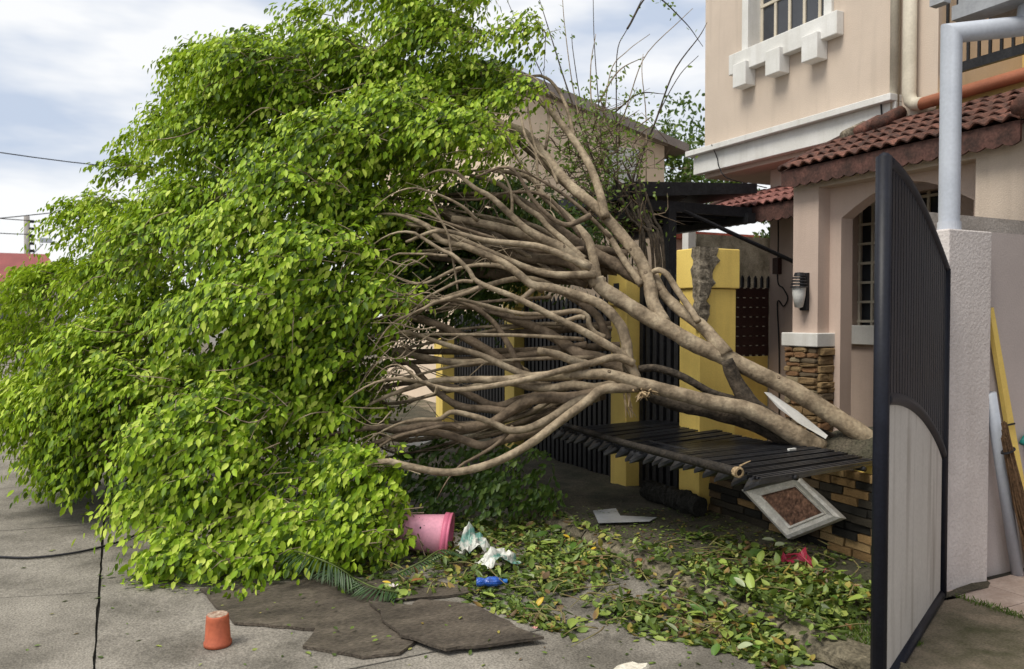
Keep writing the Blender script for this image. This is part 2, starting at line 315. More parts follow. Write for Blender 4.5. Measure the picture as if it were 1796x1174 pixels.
# ================================================================== SALMON HOUSE
house = thing('house', (6.3, 5, 0), 'two-storey salmon stucco house with white window sill and red tiled porch roof', 'house')
UX = 6.3
up = MB()
wy0, wy1, wz0, wz1 = 5.57, 6.62, 4.50, 5.95          # window opening
YL, YR = 7.36, 4.38
up.box(UX, 11, wy1, YL, 3.28, 7.2); up.box(UX, 11, YR, wy0, 3.28, 7.2); up.box(UX, 11, wy0, wy1, 3.28, wz0); up.box(UX, 11, wy0, wy1, wz1, 7.2)
up.build('upper_wall', salmon, house)
MB().box(UX+0.35, UX+0.4, wy0+.001, wy1-.001, wz0+.001, wz1-.001).build('room_backing', dark_in, house)  # dark sheet standing in for the unlit room
ba = MB().box(UX-0.09, UX, 4.72, YL+0.10, 3.25, 3.47); bd = ba.build('cornice_band', white_p, house, bevel=.006)
MB().box(UX-0.16, UX, 4.72, YL+0.17, 3.47, 3.535).build('cornice_lip', white_p, bd, bevel=.006)
MB().box(UX+0.001, 11, 4.45, YL-.002, 3.20, 3.279).build('floor_slab', pinkwall, house)
win = MB()
fw = 0.075
win.prism([(UX-.035, wy1-.004, wz0-.001), (UX-.035, wy1-.004, wz1-.004), (UX-.035, wy0+.004, wz1-.004), (UX-.035, wy0+.004, wz0-.001), (UX-.035, wy0-.09, wz0-.001), (UX-.035, wy0-.09, wz1+.09), (UX-.035, wy1+.09, wz1+.09), (UX-.035, wy1+.09, wz0-.001)], (.034, 0, 0))
MB().prism([(UX-.002, wy1-.004, wz0+.001), (UX-.002, wy1-.004, wz1-.004), (UX-.002, wy0+.004, wz1-.004), (UX-.002, wy0+.004, wz0+.001), (UX-.002, wy0+.0005, wz0+.001), (UX-.002, wy0+.0005, wz1-.0005), (UX-.002, wy1-.0005, wz1-.0005), (UX-.002, wy1-.0005, wz0+.001)], (.34, 0, 0)).build('window_reveal', white_p, house)
wobj = win.build('window', white_p, house)
fr = MB()
for yv in np.linspace(wy0+.02, wy1-.02, 6): fr.box(UX+.15, UX+.19, yv-.017, yv+.017, wz0, wz1)
for zv in (wz0+.02, wz0+.5, wz0+1.0): fr.box(UX+.145, UX+.195, wy0, wy1, zv-.016, zv+.016)
fr.build('muntins', cream, wobj)
cw = (wy1-wy0-.04)/5
for i in range(5):
    for j in range(3): MB().box(UX+.165, UX+.172, wy0+.02+cw*i+.017, wy0+.02+cw*(i+1)-.017, wz0+.036+.48*j+.0, wz0+.036+.48*j+.448).build('pane', glass_m, wobj)
sill = MB().box(UX-0.10, UX, 5.36, 6.85, 4.27, 4.498).build('sill', white_p, house, bevel=.008)
for (a, b) in ((6.53, 6.73), (6.04, 6.24), (5.55, 5.75)): MB().box(UX-0.15, UX, a, b, 4.09, 4.35).build('sill_block', white_p, sill, bevel=.008)
# lower storey
LX = 6.6
lo = MB().box(LX, 11, 2.6, 4.55, 0, 3.198); lo.box(LX, 11, 5.48, 6.60, 0, 3.198); lo.box(LX, 11, 4.55, 5.48, 0, 1.30); lo.box(LX, 11, 4.55, 5.48, 2.7, 3.198)
lo.build('lower_wall', pinkwall, house)
w2 = MB().box(LX-.05, LX+.02, 4.50, 5.50, 1.27, 1.46).build('window', white_p, house, bevel=.006)
MB().box(LX+.14, LX+.15, 4.55, 5.48, 1.46, 2.7).build('pane', glass_m, w2)
g2 = MB()
for yv in np.linspace(4.57, 5.46, 7): g2.box(LX+.07, LX+.09, yv-.012, yv+.012, 1.46, 2.7)
for zv in np.linspace(1.50, 2.66, 7): g2.box(LX+.066, LX+.094, 4.55, 5.48, zv-.012, zv+.012)
g2.build('window_grille', cream, w2)
MB().box(5.70, LX, 3.1, 5.1, 0.0, 0.10).build('porch_step', apron_m, house)
# porch front with recessed arch
PX = 5.40
py0, py1, pyr0 = 4.84, 5.12, 3.46
MB().box(PX, PX+.14, py0, py1, 0.05, 2.66).build('porch_pillar', pinkwall, house)
MB().box(PX, PX+.14, 2.75, pyr0, 0.05, 2.66).build('porch_pillar', salmon, house)
MB().box(PX-.002, PX+.28, 2.75, py1+.001, 2.66, 2.86).build('porch_beam', salmon, house)
# arch wall
ay0, ay1, asp, rise = 3.56, 4.72, 2.39, 0.22
pts = [(ay1, 0.05), (ay1, asp)] + [(ay1+(ay0-ay1)*t, asp+rise*math.sin(math.pi*t)) for t in np.linspace(.06, .94, 15)] + [(ay0, asp), (ay0, .05), (pyr0, .05), (pyr0, 2.66), (py0, 2.66), (py0, .05)]
MB().prism([(PX+.14, a, b) for a, b in pts], (.14, 0, 0)).build('arch_wall', pinkwall, house)
cap = MB().box(PX-.075, PX+.20, py0-.065, py1+.06, 1.285, 1.405).build('pillar_collar', white_p, house, bevel=.008)
core = MB().box(PX-.02, PX+.15, py0-.02, py1+.02, 0.05, 1.285).build('stone_base', mortar, house)
stmesh = []
for v in range(12):
    mb = MB(); j = lambda: random.uniform(-.16, .16)
    sg = lambda q, e: math.copysign(abs(q)**e, q); na, nb_ = 10, 6; ph = random.uniform(0, 9); vv = []
    for ib in range(nb_+1):
        for ia in range(na):
            a_, b_ = 2*math.pi*ia/na, math.pi*(ib/nb_-.5); p_ = (sg(math.cos(b_), .4)*sg(math.cos(a_), .4)*.52, sg(math.cos(b_), .4)*sg(math.sin(a_), .4)*.5, sg(math.sin(b_), .5)*.52)
            q_ = 1+.28*mn.noise((p_[0]*2.4+ph, p_[1]*2.4, p_[2]*2.4)); vv.append((p_[0]*(1+.3*(q_-1)), p_[1]*q_, p_[2]*q_))
    mb.add(vv, [(ib*na+ia, ib*na+(ia+1) % na, (ib+1)*na+(ia+1) % na, (ib+1)*na+ia) for ib in range(nb_) for ia in range(na)])
    stmesh.append(mesh_of(mb, 'stone', stone_ms[v % 5]))
for face in (0, 1):
    z = 0.08
    while z < 1.26:
        h = random.uniform(0.035, 0.085); h = min(h, 1.283-z) if z+h > 1.25 else h
        a, b = (py0-.035, py1+.035) if face == 0 else (PX-.03, PX+.165)
        u = a
        while u < b-.015:
            L = min(random.uniform(.09, .2), b-u)
            if b-u-L < .05: L = b-u
            me = random.choice(stmesh); th = random.uniform(.05, .10)
            if face == 0: piece(me, 'stone', core, (PX-.03, u+L/2, z+h/2), (0, 0, math.pi/2), (L*.95, th, h*.95))
            else: piece(me, 'stone', core, (u+L/2, py0-.03, z+h/2), (0, 0, 0), (L*.95, th, h*.95))
            u += L
        z += h
# wall lamp
lp = MB().box(PX-.035, PX, 4.93, 5.01, 1.60, 1.93).build('wall_lamp', black, house, bevel=.004)
gl = MB().lathe([(.0, -.16), (.035, -.15), (.055, -.05), (.06, 0.02)], 14, (PX-.085, 4.97, 1.78)); gl.build('glass', paper_white, lp, smooth=True)
lv = MB()
for k in range(4): lv.lathe([(.0, 0), (.075-.006*k, 0), (.07-.006*k, .014), (0, .016)], 16, (PX-.085, 4.97, 1.80+.026*k))
lv.lathe([(0.0, 0), (.05, 0), (.04, .03), (0, .035)], 14, (PX-.08, 4.97, 1.90)); lv.build('louvre', black, lp)
# tiled porch roof
def tiled_roof(parent, X0, X1, z0, z1, Y0, Y1, w, rows, mat, name, amp=.030):
    L = math.hypot(X1-X0, z1-z0); tilt = math.atan2(z1-z0, X1-X0)
    base = MB().prism([(X0+.02, Y0, z0-.03), (X1, Y0, z1-.03), (X1, Y0, z1-.055), (X0+.02, Y0, z0-.055)], (0, Y1-Y0, 0)).build(name, fascia_m, parent)
    ln = L/rows*1.1; ns = 8; prof = [(w*(i/ns-.5)*1.04, amp*math.cos(math.pi*2*(i/ns-.5))*.5) for i in range(ns+1)]
    mb = MB(); th = .012
    vs_ = []
    for (xx, dz) in ((0, 0.014), (ln, -0.012)):
        for t in (0, -th): vs_ += [(xx, yv, zv+dz+t) for yv, zv in prof]
    k = ns+1; fs_ = []
    for i in range(ns):
        fs_ += [(i, i+1, 2*k+i+1, 2*k+i), (k+i+1, k+i, 3*k+i, 3*k+i+1), (i+1, i, k+i, k+i+1), (2*k+i, 2*k+i+1, 3*k+i+1, 3*k+i)]
    fs_ += [(0, 2*k, 3*k, k), (ns, k+ns, 3*k+ns, 2*k+ns)]
    mb.add(vs_, fs_); me = mesh_of(mb, 'roof_tile', mat, smooth=False)
    for r_ in range(rows):
        for c in range(int(round((Y1-Y0)/w))):
            s = L/rows*r_ - .02
            piece(me, 'roof_tile', base, (X0+s*math.cos(tilt), Y1-w*(c+.5), z0+s*math.sin(tilt)+random.uniform(-.003, .004)), (random.uniform(-.02, .02), -tilt+random.uniform(-.012, .012), random.uniform(-.015, .015)))
    return base
rf = tiled_roof(house, 5.27, UX, 2.86, 3.33, 3.08, 5.16, .1155, 5, tile_m, 'porch_roof')
# scalloped fascia under the eave
def scallop(parent, X, Y0, Y1, zt, zb, w, mat):
    P = [(X, Y1, zt)] + [(X, Y0, zt)]; q = []
    n = int((Y1-Y0)/w)
    for c in range(n):
        for t in np.linspace(0, 1, 6)[:-1]: q.append((X, Y0+w*(c+t), zb-.022*math.sin(math.pi*t)))
    MB().prism(P + q + [(X, Y1, zb)], (-.02, 0, 0)).build('eave_fascia', mat, parent)
scallop(rf, 5.30, 3.09, 5.15, 2.835, 2.70, .1155, fascia_m)
MB().tube([(5.24, 3.06, 2.90), (UX, 3.06, 3.38)], .075, 10).build('verge_tile', tile_m, rf, smooth=True)
MB().tube([(5.28, 5.17, 2.86), (UX, 5.17, 3.33)], .028, 8).build('verge_tile', fascia_m, rf, smooth=True)
rf2 = tiled_roof(house, 5.86, LX, 2.70, 3.0, 5.25, 6.98, .1155, 3, tile2_m, 'side_roof')
scallop(rf2, 5.89, 5.25, 6.98, 2.68, 2.53, .1155, fascia_m)
MB().tube([(5.86, 7.0, 2.72), (LX, 7.0, 3.03)], .03, 8).build('verge_tile', fascia_m, rf2, smooth=True)
# mortar lumps along the roof junction
for yv, zz in ((5.05, 3.36), (4.9, 3.38), (4.72, 3.4)):
    MB().tube([(UX-.34, yv, zz-.17), (UX-.02, yv, zz-.025)], [.058, .062], 10, wob=.05).build('junction_tile', tile_m if yv < 5 else broken, rf, smooth=True)
# drain pipes
MB().tube([(UX-.05, 4.76, 7.2), (UX-.05, 4.76, 3.28)], .042, 12).build('drain_pipe', cream, house, smooth=True)
MB().tube([(UX-.07, 4.60, 7.2), (UX-.07, 4.60, 3.50), (UX-.07, 4.585, 3.44), (UX-.075, 4.54, 3.40), (UX-.08, 4.47, 3.385)], .058, 12).build('drain_pipe', cream, house, smooth=True)
MB().tube([(UX-.08, 4.50, 3.385), (UX-.10, 1.5, 3.44)], .052, 12).build('drain_pipe', orangepipe, house, smooth=True)
# balcony
MB().box(7.5, 11, -1, YR, 3.4, 7.2).build('balcony_wall', dullyel, house)
MB().box(UX-.02, 7.5, -1, YR-.002, 3.20, 3.46).build('balcony_floor', dullyel, house)
MB().box(7.0, 7.5, 3.2, 3.55, 3.46, 7.2).build('balcony_column', pinkwall, house)
rail = MB().box(UX+.03, UX+.07, -1, YR-.003, 3.60, 3.68); rail.box(UX+.03, UX+.07, -1, YR-.003, 4.52, 4.57)
rl = rail.build('balcony_rail', black, house)
bmesh_ = mesh_of(MB().box(-.010, .010, -.010, .010, 0, .84), 'baluster', black)
yv = YR-.05
while yv > 2.5: piece(bmesh_, 'baluster', rl, (UX+.05, yv, 3.68)); yv -= .092
# cables and box on the shaded wall
MB().box(LX-.06, LX, 6.42, 6.50, 2.02, 2.2).build('meter_box', brown_slat, house)
MB().tube(smoothpath([(LX-.03, 6.46, 2.95), (LX-.035, 6.44, 2.4), (LX-.03, 6.45, 1.95), (LX-.04, 6.36, 1.86), (LX-.03, 6.30, 1.75), (LX-.03, 6.36, 1.66), (LX-.04, 6.44, 1.7), (LX-.03, 6.42, 1.2), (LX-.02, 6.42, .3)], 50), .008, 5).build('cable', black, house)
MB().tube(smoothpath([(UX-.165, 7.05, 3.53), (UX-.10, 7.03, 3.38), (UX-.11, 6.98, 3.26), (UX-.06, 6.88, 3.12), (UX+.27, 6.62, 3.0)], 24), .006, 5).build('cable', black, house)
MB().tube(smoothpath([(UX-.01, 4.9, 3.53), (UX-.10, 4.86, 3.5), (UX-.10, 4.84, 3.3), (UX-.12, 4.80, 3.24), (UX-.12, 4.68, 3.26)], 24), .008, 5).build('cable', black, house)

# ================================================================== RIGHT SIDE: pier, walls, carport, pipe
bw = thing('boundary_wall', (3.98, 2.78, 0), 'grey-white rough stucco boundary wall ending in a tall gate pier', 'wall')
MB().box(3.98, 4.355, 2.69, 2.86, 0, 2.02).build('pier', pier_m, bw, bevel=.008)
MB().box(4.355, 9, 2.76, 2.855, 0, 2.03).build('wall_panel', wall_m, bw)
sw = thing('side_wall', (4.0, 2.95, 0), 'low beige concrete wall with a yellow painted end behind the pier', 'wall')
MB().box(4.06, 5.39, 2.90, 3.04, 0, 2.14).build('wall_body', M('rough_concrete', (0.50, 0.46, 0.42), (0.40, 0.36, 0.32), scale=5, rough=.9, bump=.6, fine=.1), sw)
MB().box(3.97, 4.06, 2.90, 3.04, 0, 2.13).build('painted_end', yellow, sw)
MB().box(4.20, 4.34, 2.897, 2.90, 2.09, 2.11).build('brick_patch', tile_m, sw)
cp = thing('carport', (4.9, 1.5, 0), 'grey metal carport eave with stepped gutter at the top right', 'carport')
MB().prism([(4.30, 2.91, 3.25), (4.30, 2.91, 3.33), (4.36, 2.91, 3.34), (4.36, 2.91, 3.44), (4.42, 2.91, 3.45), (4.42, 2.91, 3.60), (7.5, 2.91, 4.0), (7.5, 2.91, 3.9), (4.50, 2.91, 3.33), (4.45, 2.91, 3.25)], (0, -5, 0)).build('eave', greyeave, cp)
MB().box(4.46, 7.4, -2.0, 2.88, 3.31, 3.325).build('soffit', M('soffit', (0.30, 0.27, 0.24), rough=.8), cp)
MB().box(5.6, 5.8, -2, 2.2, 0.03, 3.31).build('carport_wall', wall_m, cp)
MB().box(4.26, 4.32, 2.93, 3.02, 3.36, 3.9).build('bracket', greyeave, cp)
dp = thing('downpipe', (4.11, 2.78, 2.02), 'pale grey plastic downpipe standing on the gate pier', 'pipe')
e0 = Vector((4.11, 2.78, 0)); dv = Vector((.87, -.50, 0)); rr = .054
def mitred(pts, r_, seg=24):
    pts = [Vector(p) for p in pts]; d0 = (pts[1]-pts[0]).normalized(); u = d0.orthogonal().normalized(); w = d0.cross(u)
    ring = [pts[0]+(u*math.cos(2*math.pi*k/seg)+w*math.sin(2*math.pi*k/seg))*r_ for k in range(seg)]; vs_ = list(ring)
    for i in range(1, len(pts)):
        d = (pts[i]-pts[i-1]).normalized(); nrm = d if i == len(pts)-1 else (d+(pts[i+1]-pts[i]).normalized()).normalized()
        ring = [p+d*((pts[i]-p).dot(nrm)/d.dot(nrm)) for p in ring]; vs_ += ring
    n = len(pts)
    return MB().add(vs_, [(i*seg+k, i*seg+(k+1) % seg, (i+1)*seg+(k+1) % seg, (i+1)*seg+k) for i in range(n-1) for k in range(seg)] + [tuple(range(seg))[::-1], tuple(range((n-1)*seg, n*seg))])
c1_ = e0+Vector((0, 0, 3.105))
o_ = mitred([e0+Vector((0, 0, 2.02)), c1_, c1_+dv*.40+Vector((0, 0, .035)), c1_+dv*.42+Vector((0, 0, .26))], rr).build('bent_pipe', greypipe, dp, smooth=True)
md = o_.modifiers.new('edge', 'EDGE_SPLIT'); md.split_angle = R(30)
MB().tube([e0+Vector((0, 0, 2.02)), e0+Vector((0, 0, 2.07))], rr+.006, 24).build('collar', greypipe, dp, smooth=False)

# ================================================================== OPEN GATE LEAF
H0 = Vector((3.90, 2.66, 0)); gd = Vector((-.903, -.43, 0)).normalized(); gn = Vector((-gd.y, gd.x, 0)); GW = 1.37
gate = thing('gate_leaf', H0, 'tall navy steel gate leaf with curved top and stained white lower panel, swung open', 'gate')
def gp(s, z, off=0): return H0 + gd*s + gn*off + Vector((0, 0, z))
def ztop(s): t = s/GW; return 1.80 + 0.02*t + 0.34*math.sin(min(1, t)*math.pi/2)**1.0
def zmid(s): t = s/GW; return 0.80 + 0.42*math.sin(t*math.pi/2)**0.8
MB().tube([gp(GW, .04), gp(GW, 2.17)], .030, 14).build('stile', navy, gate, smooth=True)
MB().tube([gp(0, .04), gp(0, 1.80)], .030, 12).build('stile', navy, gate, smooth=True)
MB().tube([gp(s, ztop(s)) for s in np.linspace(0, GW, 22)], .027, 10).build('top_rail', navy, gate, smooth=True)
MB().tube([gp(s, zmid(s)) for s in np.linspace(0.02, GW-.02, 22)], .027, 10).build('middle_rail', navy, gate, smooth=True)
MB().tube([gp(0.03, .07), gp(GW-.03, .07)], .030, 10).build('bottom_rail', navy, gate, smooth=True)
nb = 24
for i in range(nb):
    s0 = 0.035 + (GW-.07)*i/nb; s1 = s0 + (GW-.07)/nb*.80
    p = [gp(s0, zmid(s0), -.010), gp(s1, zmid(s1), -.010), gp(s1, ztop(s1)-.01, -.010), gp(s0, ztop(s0)-.01, -.010)]
    MB().prism(p, gn*.022).build('bar', navy, gate)
sp_ = [gp(s, .09, -.008) for s in (0.03, GW-.03)] + [gp(s, zmid(s), -.008) for s in np.linspace(GW-.03, .03, 18)]
MB().prism(sp_, gn*.012).build('lower_panel', panel_m, gate)
MB().prism([gp(.03, .8, -.003), gp(GW-.03, 1.22, -.003), gp(GW-.03, 2.1, -.003), gp(.03, 1.75, -.003)], gn*.004).build('backing_sheet', navy, gate)
for zz in (1.63, .33):
    MB().tube([gp(0, zz), H0+Vector((.085, .045, zz))], .020, 10).build('hinge', black, gate, smooth=True)

# ================================================================== BRICK PLANTER WALL
bwall = thing('brick_planter_wall', (4.10, 3.9, 0), 'low planter wall of ochre and black bricks under the flattened fence', 'wall')
MB().box(4.075, 4.19, 3.05, 4.655, 0, .585).build('core', mortar, bwall)
bk = []
for v in range(20):
    mb = MB(); mb.box(-.5, .5, -.5, .5, -.5, .5); j = lambda s: random.uniform(-s, s)
    mb.v = [(x+j(.12), y+j(.02), z+j(.06)) for x, y, z in mb.v]; bk.append(mesh_of(mb, 'brick', brick_ms[v % 5]))
rows = 11; rh = .0535
for r_ in range(rows):
    yv = 3.05 - (r_ % 2)*.09
    while yv < 4.655:
        L = random.uniform(.155, .20); a, b = max(yv, 3.05), min(yv+L, 4.655)
        if b-a > .03:
            near = (4.7-(a+b)/2)/1.6 + random.uniform(-.45, .45)
            c = random.choice([0, 0, 1, 1, 2]) if near > .66 and random.random() < .62 else random.choice([2, 3, 3, 4, 4, 4, 1])
            piece(bk[c+5*random.randrange(4)], 'brick', bwall, (4.07+random.uniform(-.012, .004), (a+b)/2, .005+rh*(r_+.5)), (0, 0, 0), (.05, b-a-.008, rh*.88))
        yv += L
MB().box(4.08, 4.2, 3.05, 3.36, .588, .645).build('coping', yellow, bwall)

# ================================================================== FLATTENED FENCE PANEL
fp = thing('fence_panel', (4.05, 4.2, .63), 'black picket fence panel pushed over flat above the brick planter wall', 'fence')
NP = 21; Ya, Yb = 3.25, 5.33
pm = MB()
w = .078
pm.add([(0, -w/2, 0), (0, w/2, 0), (-.98, w/2, -.006), (-1.06, 0, -.045), (-.98, -w/2, -.006)] + [(0, -w/2, .014), (0, w/2, .014), (-.98, w/2, .016), (-1.06, 0, -.025), (-.98, -w/2, .016)],  # tip ends bent down, shaped to catch light from the sky
       [(0, 1, 2, 3, 4), (9, 8, 7, 6, 5), (0, 5, 6, 1), (1, 6, 7, 2), (2, 7, 8, 3), (3, 8, 9, 4), (4, 9, 5, 0)])
for yo in (-.028, 0, .028): pm.box(-.96, -.02, yo-.006, yo+.006, .0165, .028)
pme = mesh_of(pm, 'picket', picket_m)
for i in range(NP):
    yv = Ya + (Yb-Ya)*i/(NP-1)
    piece(pme, 'picket', fp, (4.12, yv, .652 + .012*math.sin(i*.5)), (random.uniform(-.03, .03), R(-1.5)+random.uniform(-.007, .007)+.015*math.sin(i*.35), random.uniform(-.007, .007)), (1+random.uniform(-.02, .02), 1, 1))
for xv in (3.98, 3.42): MB().tube(smoothpath([(xv, Ya-.05, .635), (xv, 4.2, .642), (xv, Yb+.05, .632)], 12), .016, 8).build('rail', black, fp, smooth=True)
dpl = thing('dark_pole', (3.3, 4.2, .66), 'dark bare pole with a pale splintered end lying across the flattened pickets', 'pole')
P0, P1 = onZ(985, 744, .70), onZ(1296, 829, .705)
pp = smoothpath([P0, P0.lerp(P1, .5)+Vector((0, 0, -.012)), P1], 16)
MB().tube(pp, list(np.linspace(.020, .028, 16)), 10, wob=.06).build('shaft', M('black_wet_bark', (0.028, 0.022, 0.017), (0.012, 0.010, 0.008), scale=14, rough=.7, bump=1.0, bscale=50, fine=.3), dpl, smooth=True)
dd = (P1-P0).normalized()
MB().lathe([(.028, -.03), (.031, -.010), (.030, .006), (.020, .008), (.017, -.03), (0, -.03)], 14, P1, dd).build('torn_end', splinter, dpl)
mb = MB(); o = P1+Vector((.02, .015, .03))
mb.tube(smoothpath([o, o+Vector((.035, .0, .012)), o+Vector((.05, -.03, .03))], 8), list(np.linspace(.006, .002, 8)), 5); mb.build('fibre', splinter, dpl)

# ================================================================== YELLOW GATE PILLARS AND DARK GATES
def ypillar(y0, y1, ztop_, label, patch=False, x0=3.95, x1=4.31):
    t = thing('gate_pillar', (4.13, (y0+y1)/2, 0), label, 'pillar', 'yellow gate pillars of the neighbouring fence')
    MB().box(x0, x1, y0, y1, 0, ztop_-.31).build('shaft', yellow, t, bevel=.006)
    MB().box(x0-.02, x1+.02, y0-.02, y1+.02, ztop_-.305, ztop_).build('cap', yellow, t, bevel=.008)
    MB().box(x0+.03, x1-.03, y0+.03, y1-.03, ztop_-.312, ztop_-.303).build('cap_joint', dark_in, t)
    return t
pA = ypillar(4.66, 4.90, 2.07, 'yellow gate pillar with a broken corner showing bare concrete')
# broken corner: bare concrete breaking through the paint on the corner between street and near face
rr_ = random.Random(3)
prof = [(z_, max(.0, .05*(z_-1.45)/.6+rr_.uniform(-.02, .02)), max(.02, .155*((z_-1.42)/.65)**.8+rr_.uniform(-.028, .028))) for z_ in np.linspace(2.078, 1.46, 19)]
mb = MB(); vs_ = []
for z_, l_, r2 in prof:
    vs_ += [(3.921, 4.66+l_+.02, z_), (3.916+rr_.uniform(0, .008), 4.628+rr_.uniform(-.006, .004), z_), (3.95+r2*.55, 4.622+rr_.uniform(-.006, .008), z_), (3.95+r2+rr_.uniform(-.02, .02), 4.632, z_), (3.95+r2, 4.66, z_), (3.99, 4.72, z_)]
k = 6
mb.add(vs_, [(i*k+q, i*k+(q+1) % k, (i+1)*k+(q+1) % k, (i+1)*k+q) for i in range(len(prof)-1) for q in range(k)] + [tuple(range(k))[::-1], tuple(range((len(prof)-1)*k, len(prof)*k))])
mb.build('exposed_concrete', broken, pA)
ypillar(5.62, 5.86, 1.95, 'yellow gate pillar with a small plate, second from the broken pillar')
pb = bpy.data.objects['gate_pillar.001']
MB().box(3.922, 3.928, 5.70, 5.78, 1.74, 1.84).build('number_plate', black, pb)
ypillar(7.78, 8.02, 1.95, 'yellow gate pillar seen between the branches in the middle of the fence')
ypillar(9.82, 10.06, 1.28, 'short yellow gate pillar farthest along the fence by the crown', x0=3.9, x1=4.2)
def dgate(y0, y1, zt, label, spikes):
    t = thing('metal_gate', (4.12, (y0+y1)/2, .05), label, 'gate', 'dark metal gates between the yellow pillars')
    MB().box(4.10, 4.115, y0+.01, y1-.01, .06, zt-.18).build('backing_sheet', black, t)
    for zz in (.10, .9, zt-.2): MB().box(4.075, 4.13, y0, y1, zz, zz+.04).build('rail', black, t)
    n = int((y1-y0)/.085)
    me = mesh_of(MB().box(-.012, .012, -.026, .026, 0, zt-.1).add([(-.012, -.026, zt-.1), (.012, -.026, zt-.1), (.012, .026, zt-.1), (-.012, .026, zt-.1), (0, 0, zt-.03)], [(0, 1, 4), (1, 2, 4), (2, 3, 4), (3, 0, 4)]), 'gate_picket', black)
    for i in range(n): piece(me, 'gate_picket', t, (4.065, y0+(y1-y0)*(i+.5)/n, .05))
dgate(4.93, 5.59, 1.92, 'narrow dark gate with spiked top between two yellow pillars beside the broken pillar', True)
dgate(5.89, 7.75, 1.75, 'wide dark gate behind the tangle of branches', True)
dgate(8.05, 9.79, 1.6, 'dark gate next to the short yellow pillar', True)
# brown slat fence towards the house
sf = thing('slat_fence', (5.6, 6.62, 0), 'brown slatted fence with spikes on a yellow base beside the porch', 'fence')
MB().box(5.0, 6.58, 6.60, 6.70, 0, 1.10).build('base_wall', yellow, sf)
for k in range(7): MB().box(5.0, 6.58, 6.60, 6.62, 1.12+.107*k, 1.12+.107*k+.096).build('slat', brown_slat, sf)
for k in range(17): MB().box(5.03+.096*k, 5.075+.096*k, 6.622, 6.64, 1.10, 1.87).add([], []).build('upright', brown_slat, sf)
for k in range(17):
    mb = MB().box(5.035+.096*k, 5.07+.096*k, 6.60, 6.62, 1.87, 1.98); mb.tube([(5.0525+.096*k, 6.61, 1.98), (5.0525+.096*k, 6.61, 2.005)], [.017, .005], 8); mb.build('spike', black, sf)

# ================================================================== BLACK CANOPY
cn = thing('canopy', (5, 6.5, 0), 'flat black steel canopy on a post behind the yellow pillars', 'canopy')
MB().prism([(4.25, 6.0, 2.80), (5.82, 6.0, 2.90), (5.82, 6.0, 2.80), (4.25, 6.0, 2.66)], (0, 2.4, 0)).build('roof_sheet', black, cn)
for k in range(9): MB().box(4.27, 5.8, 6.05+.27*k, 6.09+.27*k, 2.56, 2.66).build('purlin', black, cn)
MB().box(4.30, 4.40, 6.0, 8.4, 2.48, 2.57).build('beam', black, cn); MB().box(5.70, 5.80, 6.0, 8.4, 2.50, 2.60).build('beam', black, cn)
MB().box(4.72, 4.81, 6.02, 6.11, 0, 2.60).build('post', black, cn); MB().box(5.68, 5.76, 8.2, 8.28, 0, 2.6).build('post', black, cn)
A_, B_ = at(1190, 366, 7.6), at(1400, 463, 7.95)
MB().tube([A_, B_], .022, 8).build('strut', black, cn)

# ================================================================== BACKGROUND
nh = thing('neighbour_house', (8, 12, 0), 'pale beige neighbouring house with a sloping grey-brown roof edge behind the branches', 'house')
def gz(px, py): return onY(px, py, 10.0)
r0, r1 = onY(950, 146, 10), onY(1180, 246, 10); sl = (r1.z-r0.z)/(r1.x-r0.x)
xl = 4.7; zl = r0.z + sl*(xl-r0.x)
MB().prism([(xl+.3, 10.02, 0), (r1.x-.15, 10.02, 0), (r1.x-.15, 10.02, r1.z-.09), (xl+.3, 10.02, zl-.24)], (0, 6, 0)).build('wall', M('beige_wall', (0.74, 0.60, 0.46), (0.68, 0.54, 0.41), scale=1.5, rough=.9, fine=.03), nh)
MB().prism([(xl, 9.9, zl), (r1.x+.25, 9.9, r1.z+sl*.25), (r1.x+.25, 9.9, r1.z+sl*.25-.13), (xl, 9.9, zl-.17)], (0, 6.6, 0)).build('roof', M('grey_roof', (0.30, 0.26, 0.24), (0.22, 0.19, 0.175), scale=3, rough=.7), nh)
w_ = onY(1092, 292, 10.0); wo = MB().box(w_.x-.28, w_.x+.28, 9.97, 10.02, w_.z-.35, w_.z+.28).build('window', paper_white, nh)
MB().box(w_.x-.22, w_.x+.22, 9.96, 9.97, w_.z-.28, w_.z+.22).build('pane', M('curtain', (0.66, 0.66, 0.66), rough=.5), wo)
fb = thing('far_shop', (9.5, 13, 0), 'low pinkish building with orange trim seen under the black canopy', 'building')
MB().box(6.6, 14, 12.2, 16, 0, 3.05).build('wall', M('pink_far', (0.58, 0.40, 0.31), rough=.9, scale=1.5, fine=.03), fb)
MB().box(6.9, 7.6, 12.15, 12.2, 1.9, 2.8).build('window', M('orange_trim', (0.62, 0.16, 0.05), rough=.7), fb)
MB().box(7.05, 7.45, 12.13, 12.15, 2.05, 2.65).build('pane', M('far_glass', (0.25, 0.27, 0.32), rough=.3), fb)
MB().prism([(7.8, 12.1, 2.0), (9.6, 12.1, 2.75), (9.6, 12.1, 2.62), (7.8, 12.1, 1.87)], (0, -.5, 0)).build('awning', M('maroon', (0.20, 0.07, 0.06), rough=.8), fb)
MB().box(6.6, 14, 12.0, 16, 3.05, 3.2).build('roof', M('red_sheet', (0.45, 0.10, 0.06), rough=.7), fb)
fs = thing('mossy_wall', (7.2, 8, 0), 'stained grey wall with a white drain pipe beside the porch', 'wall')
MB().box(6.72, 9.5, 8.0, 8.15, 0, 2.62).build('wall_body', M('stained_wall', (0.40, 0.37, 0.30), (0.14, 0.125, 0.09), scale=4, rough=.95, fine=.15), fs)
MB().box(6.52, 6.64, 7.92, 8.04, 0, 2.7).build('drain_pipe', white_p, fs)
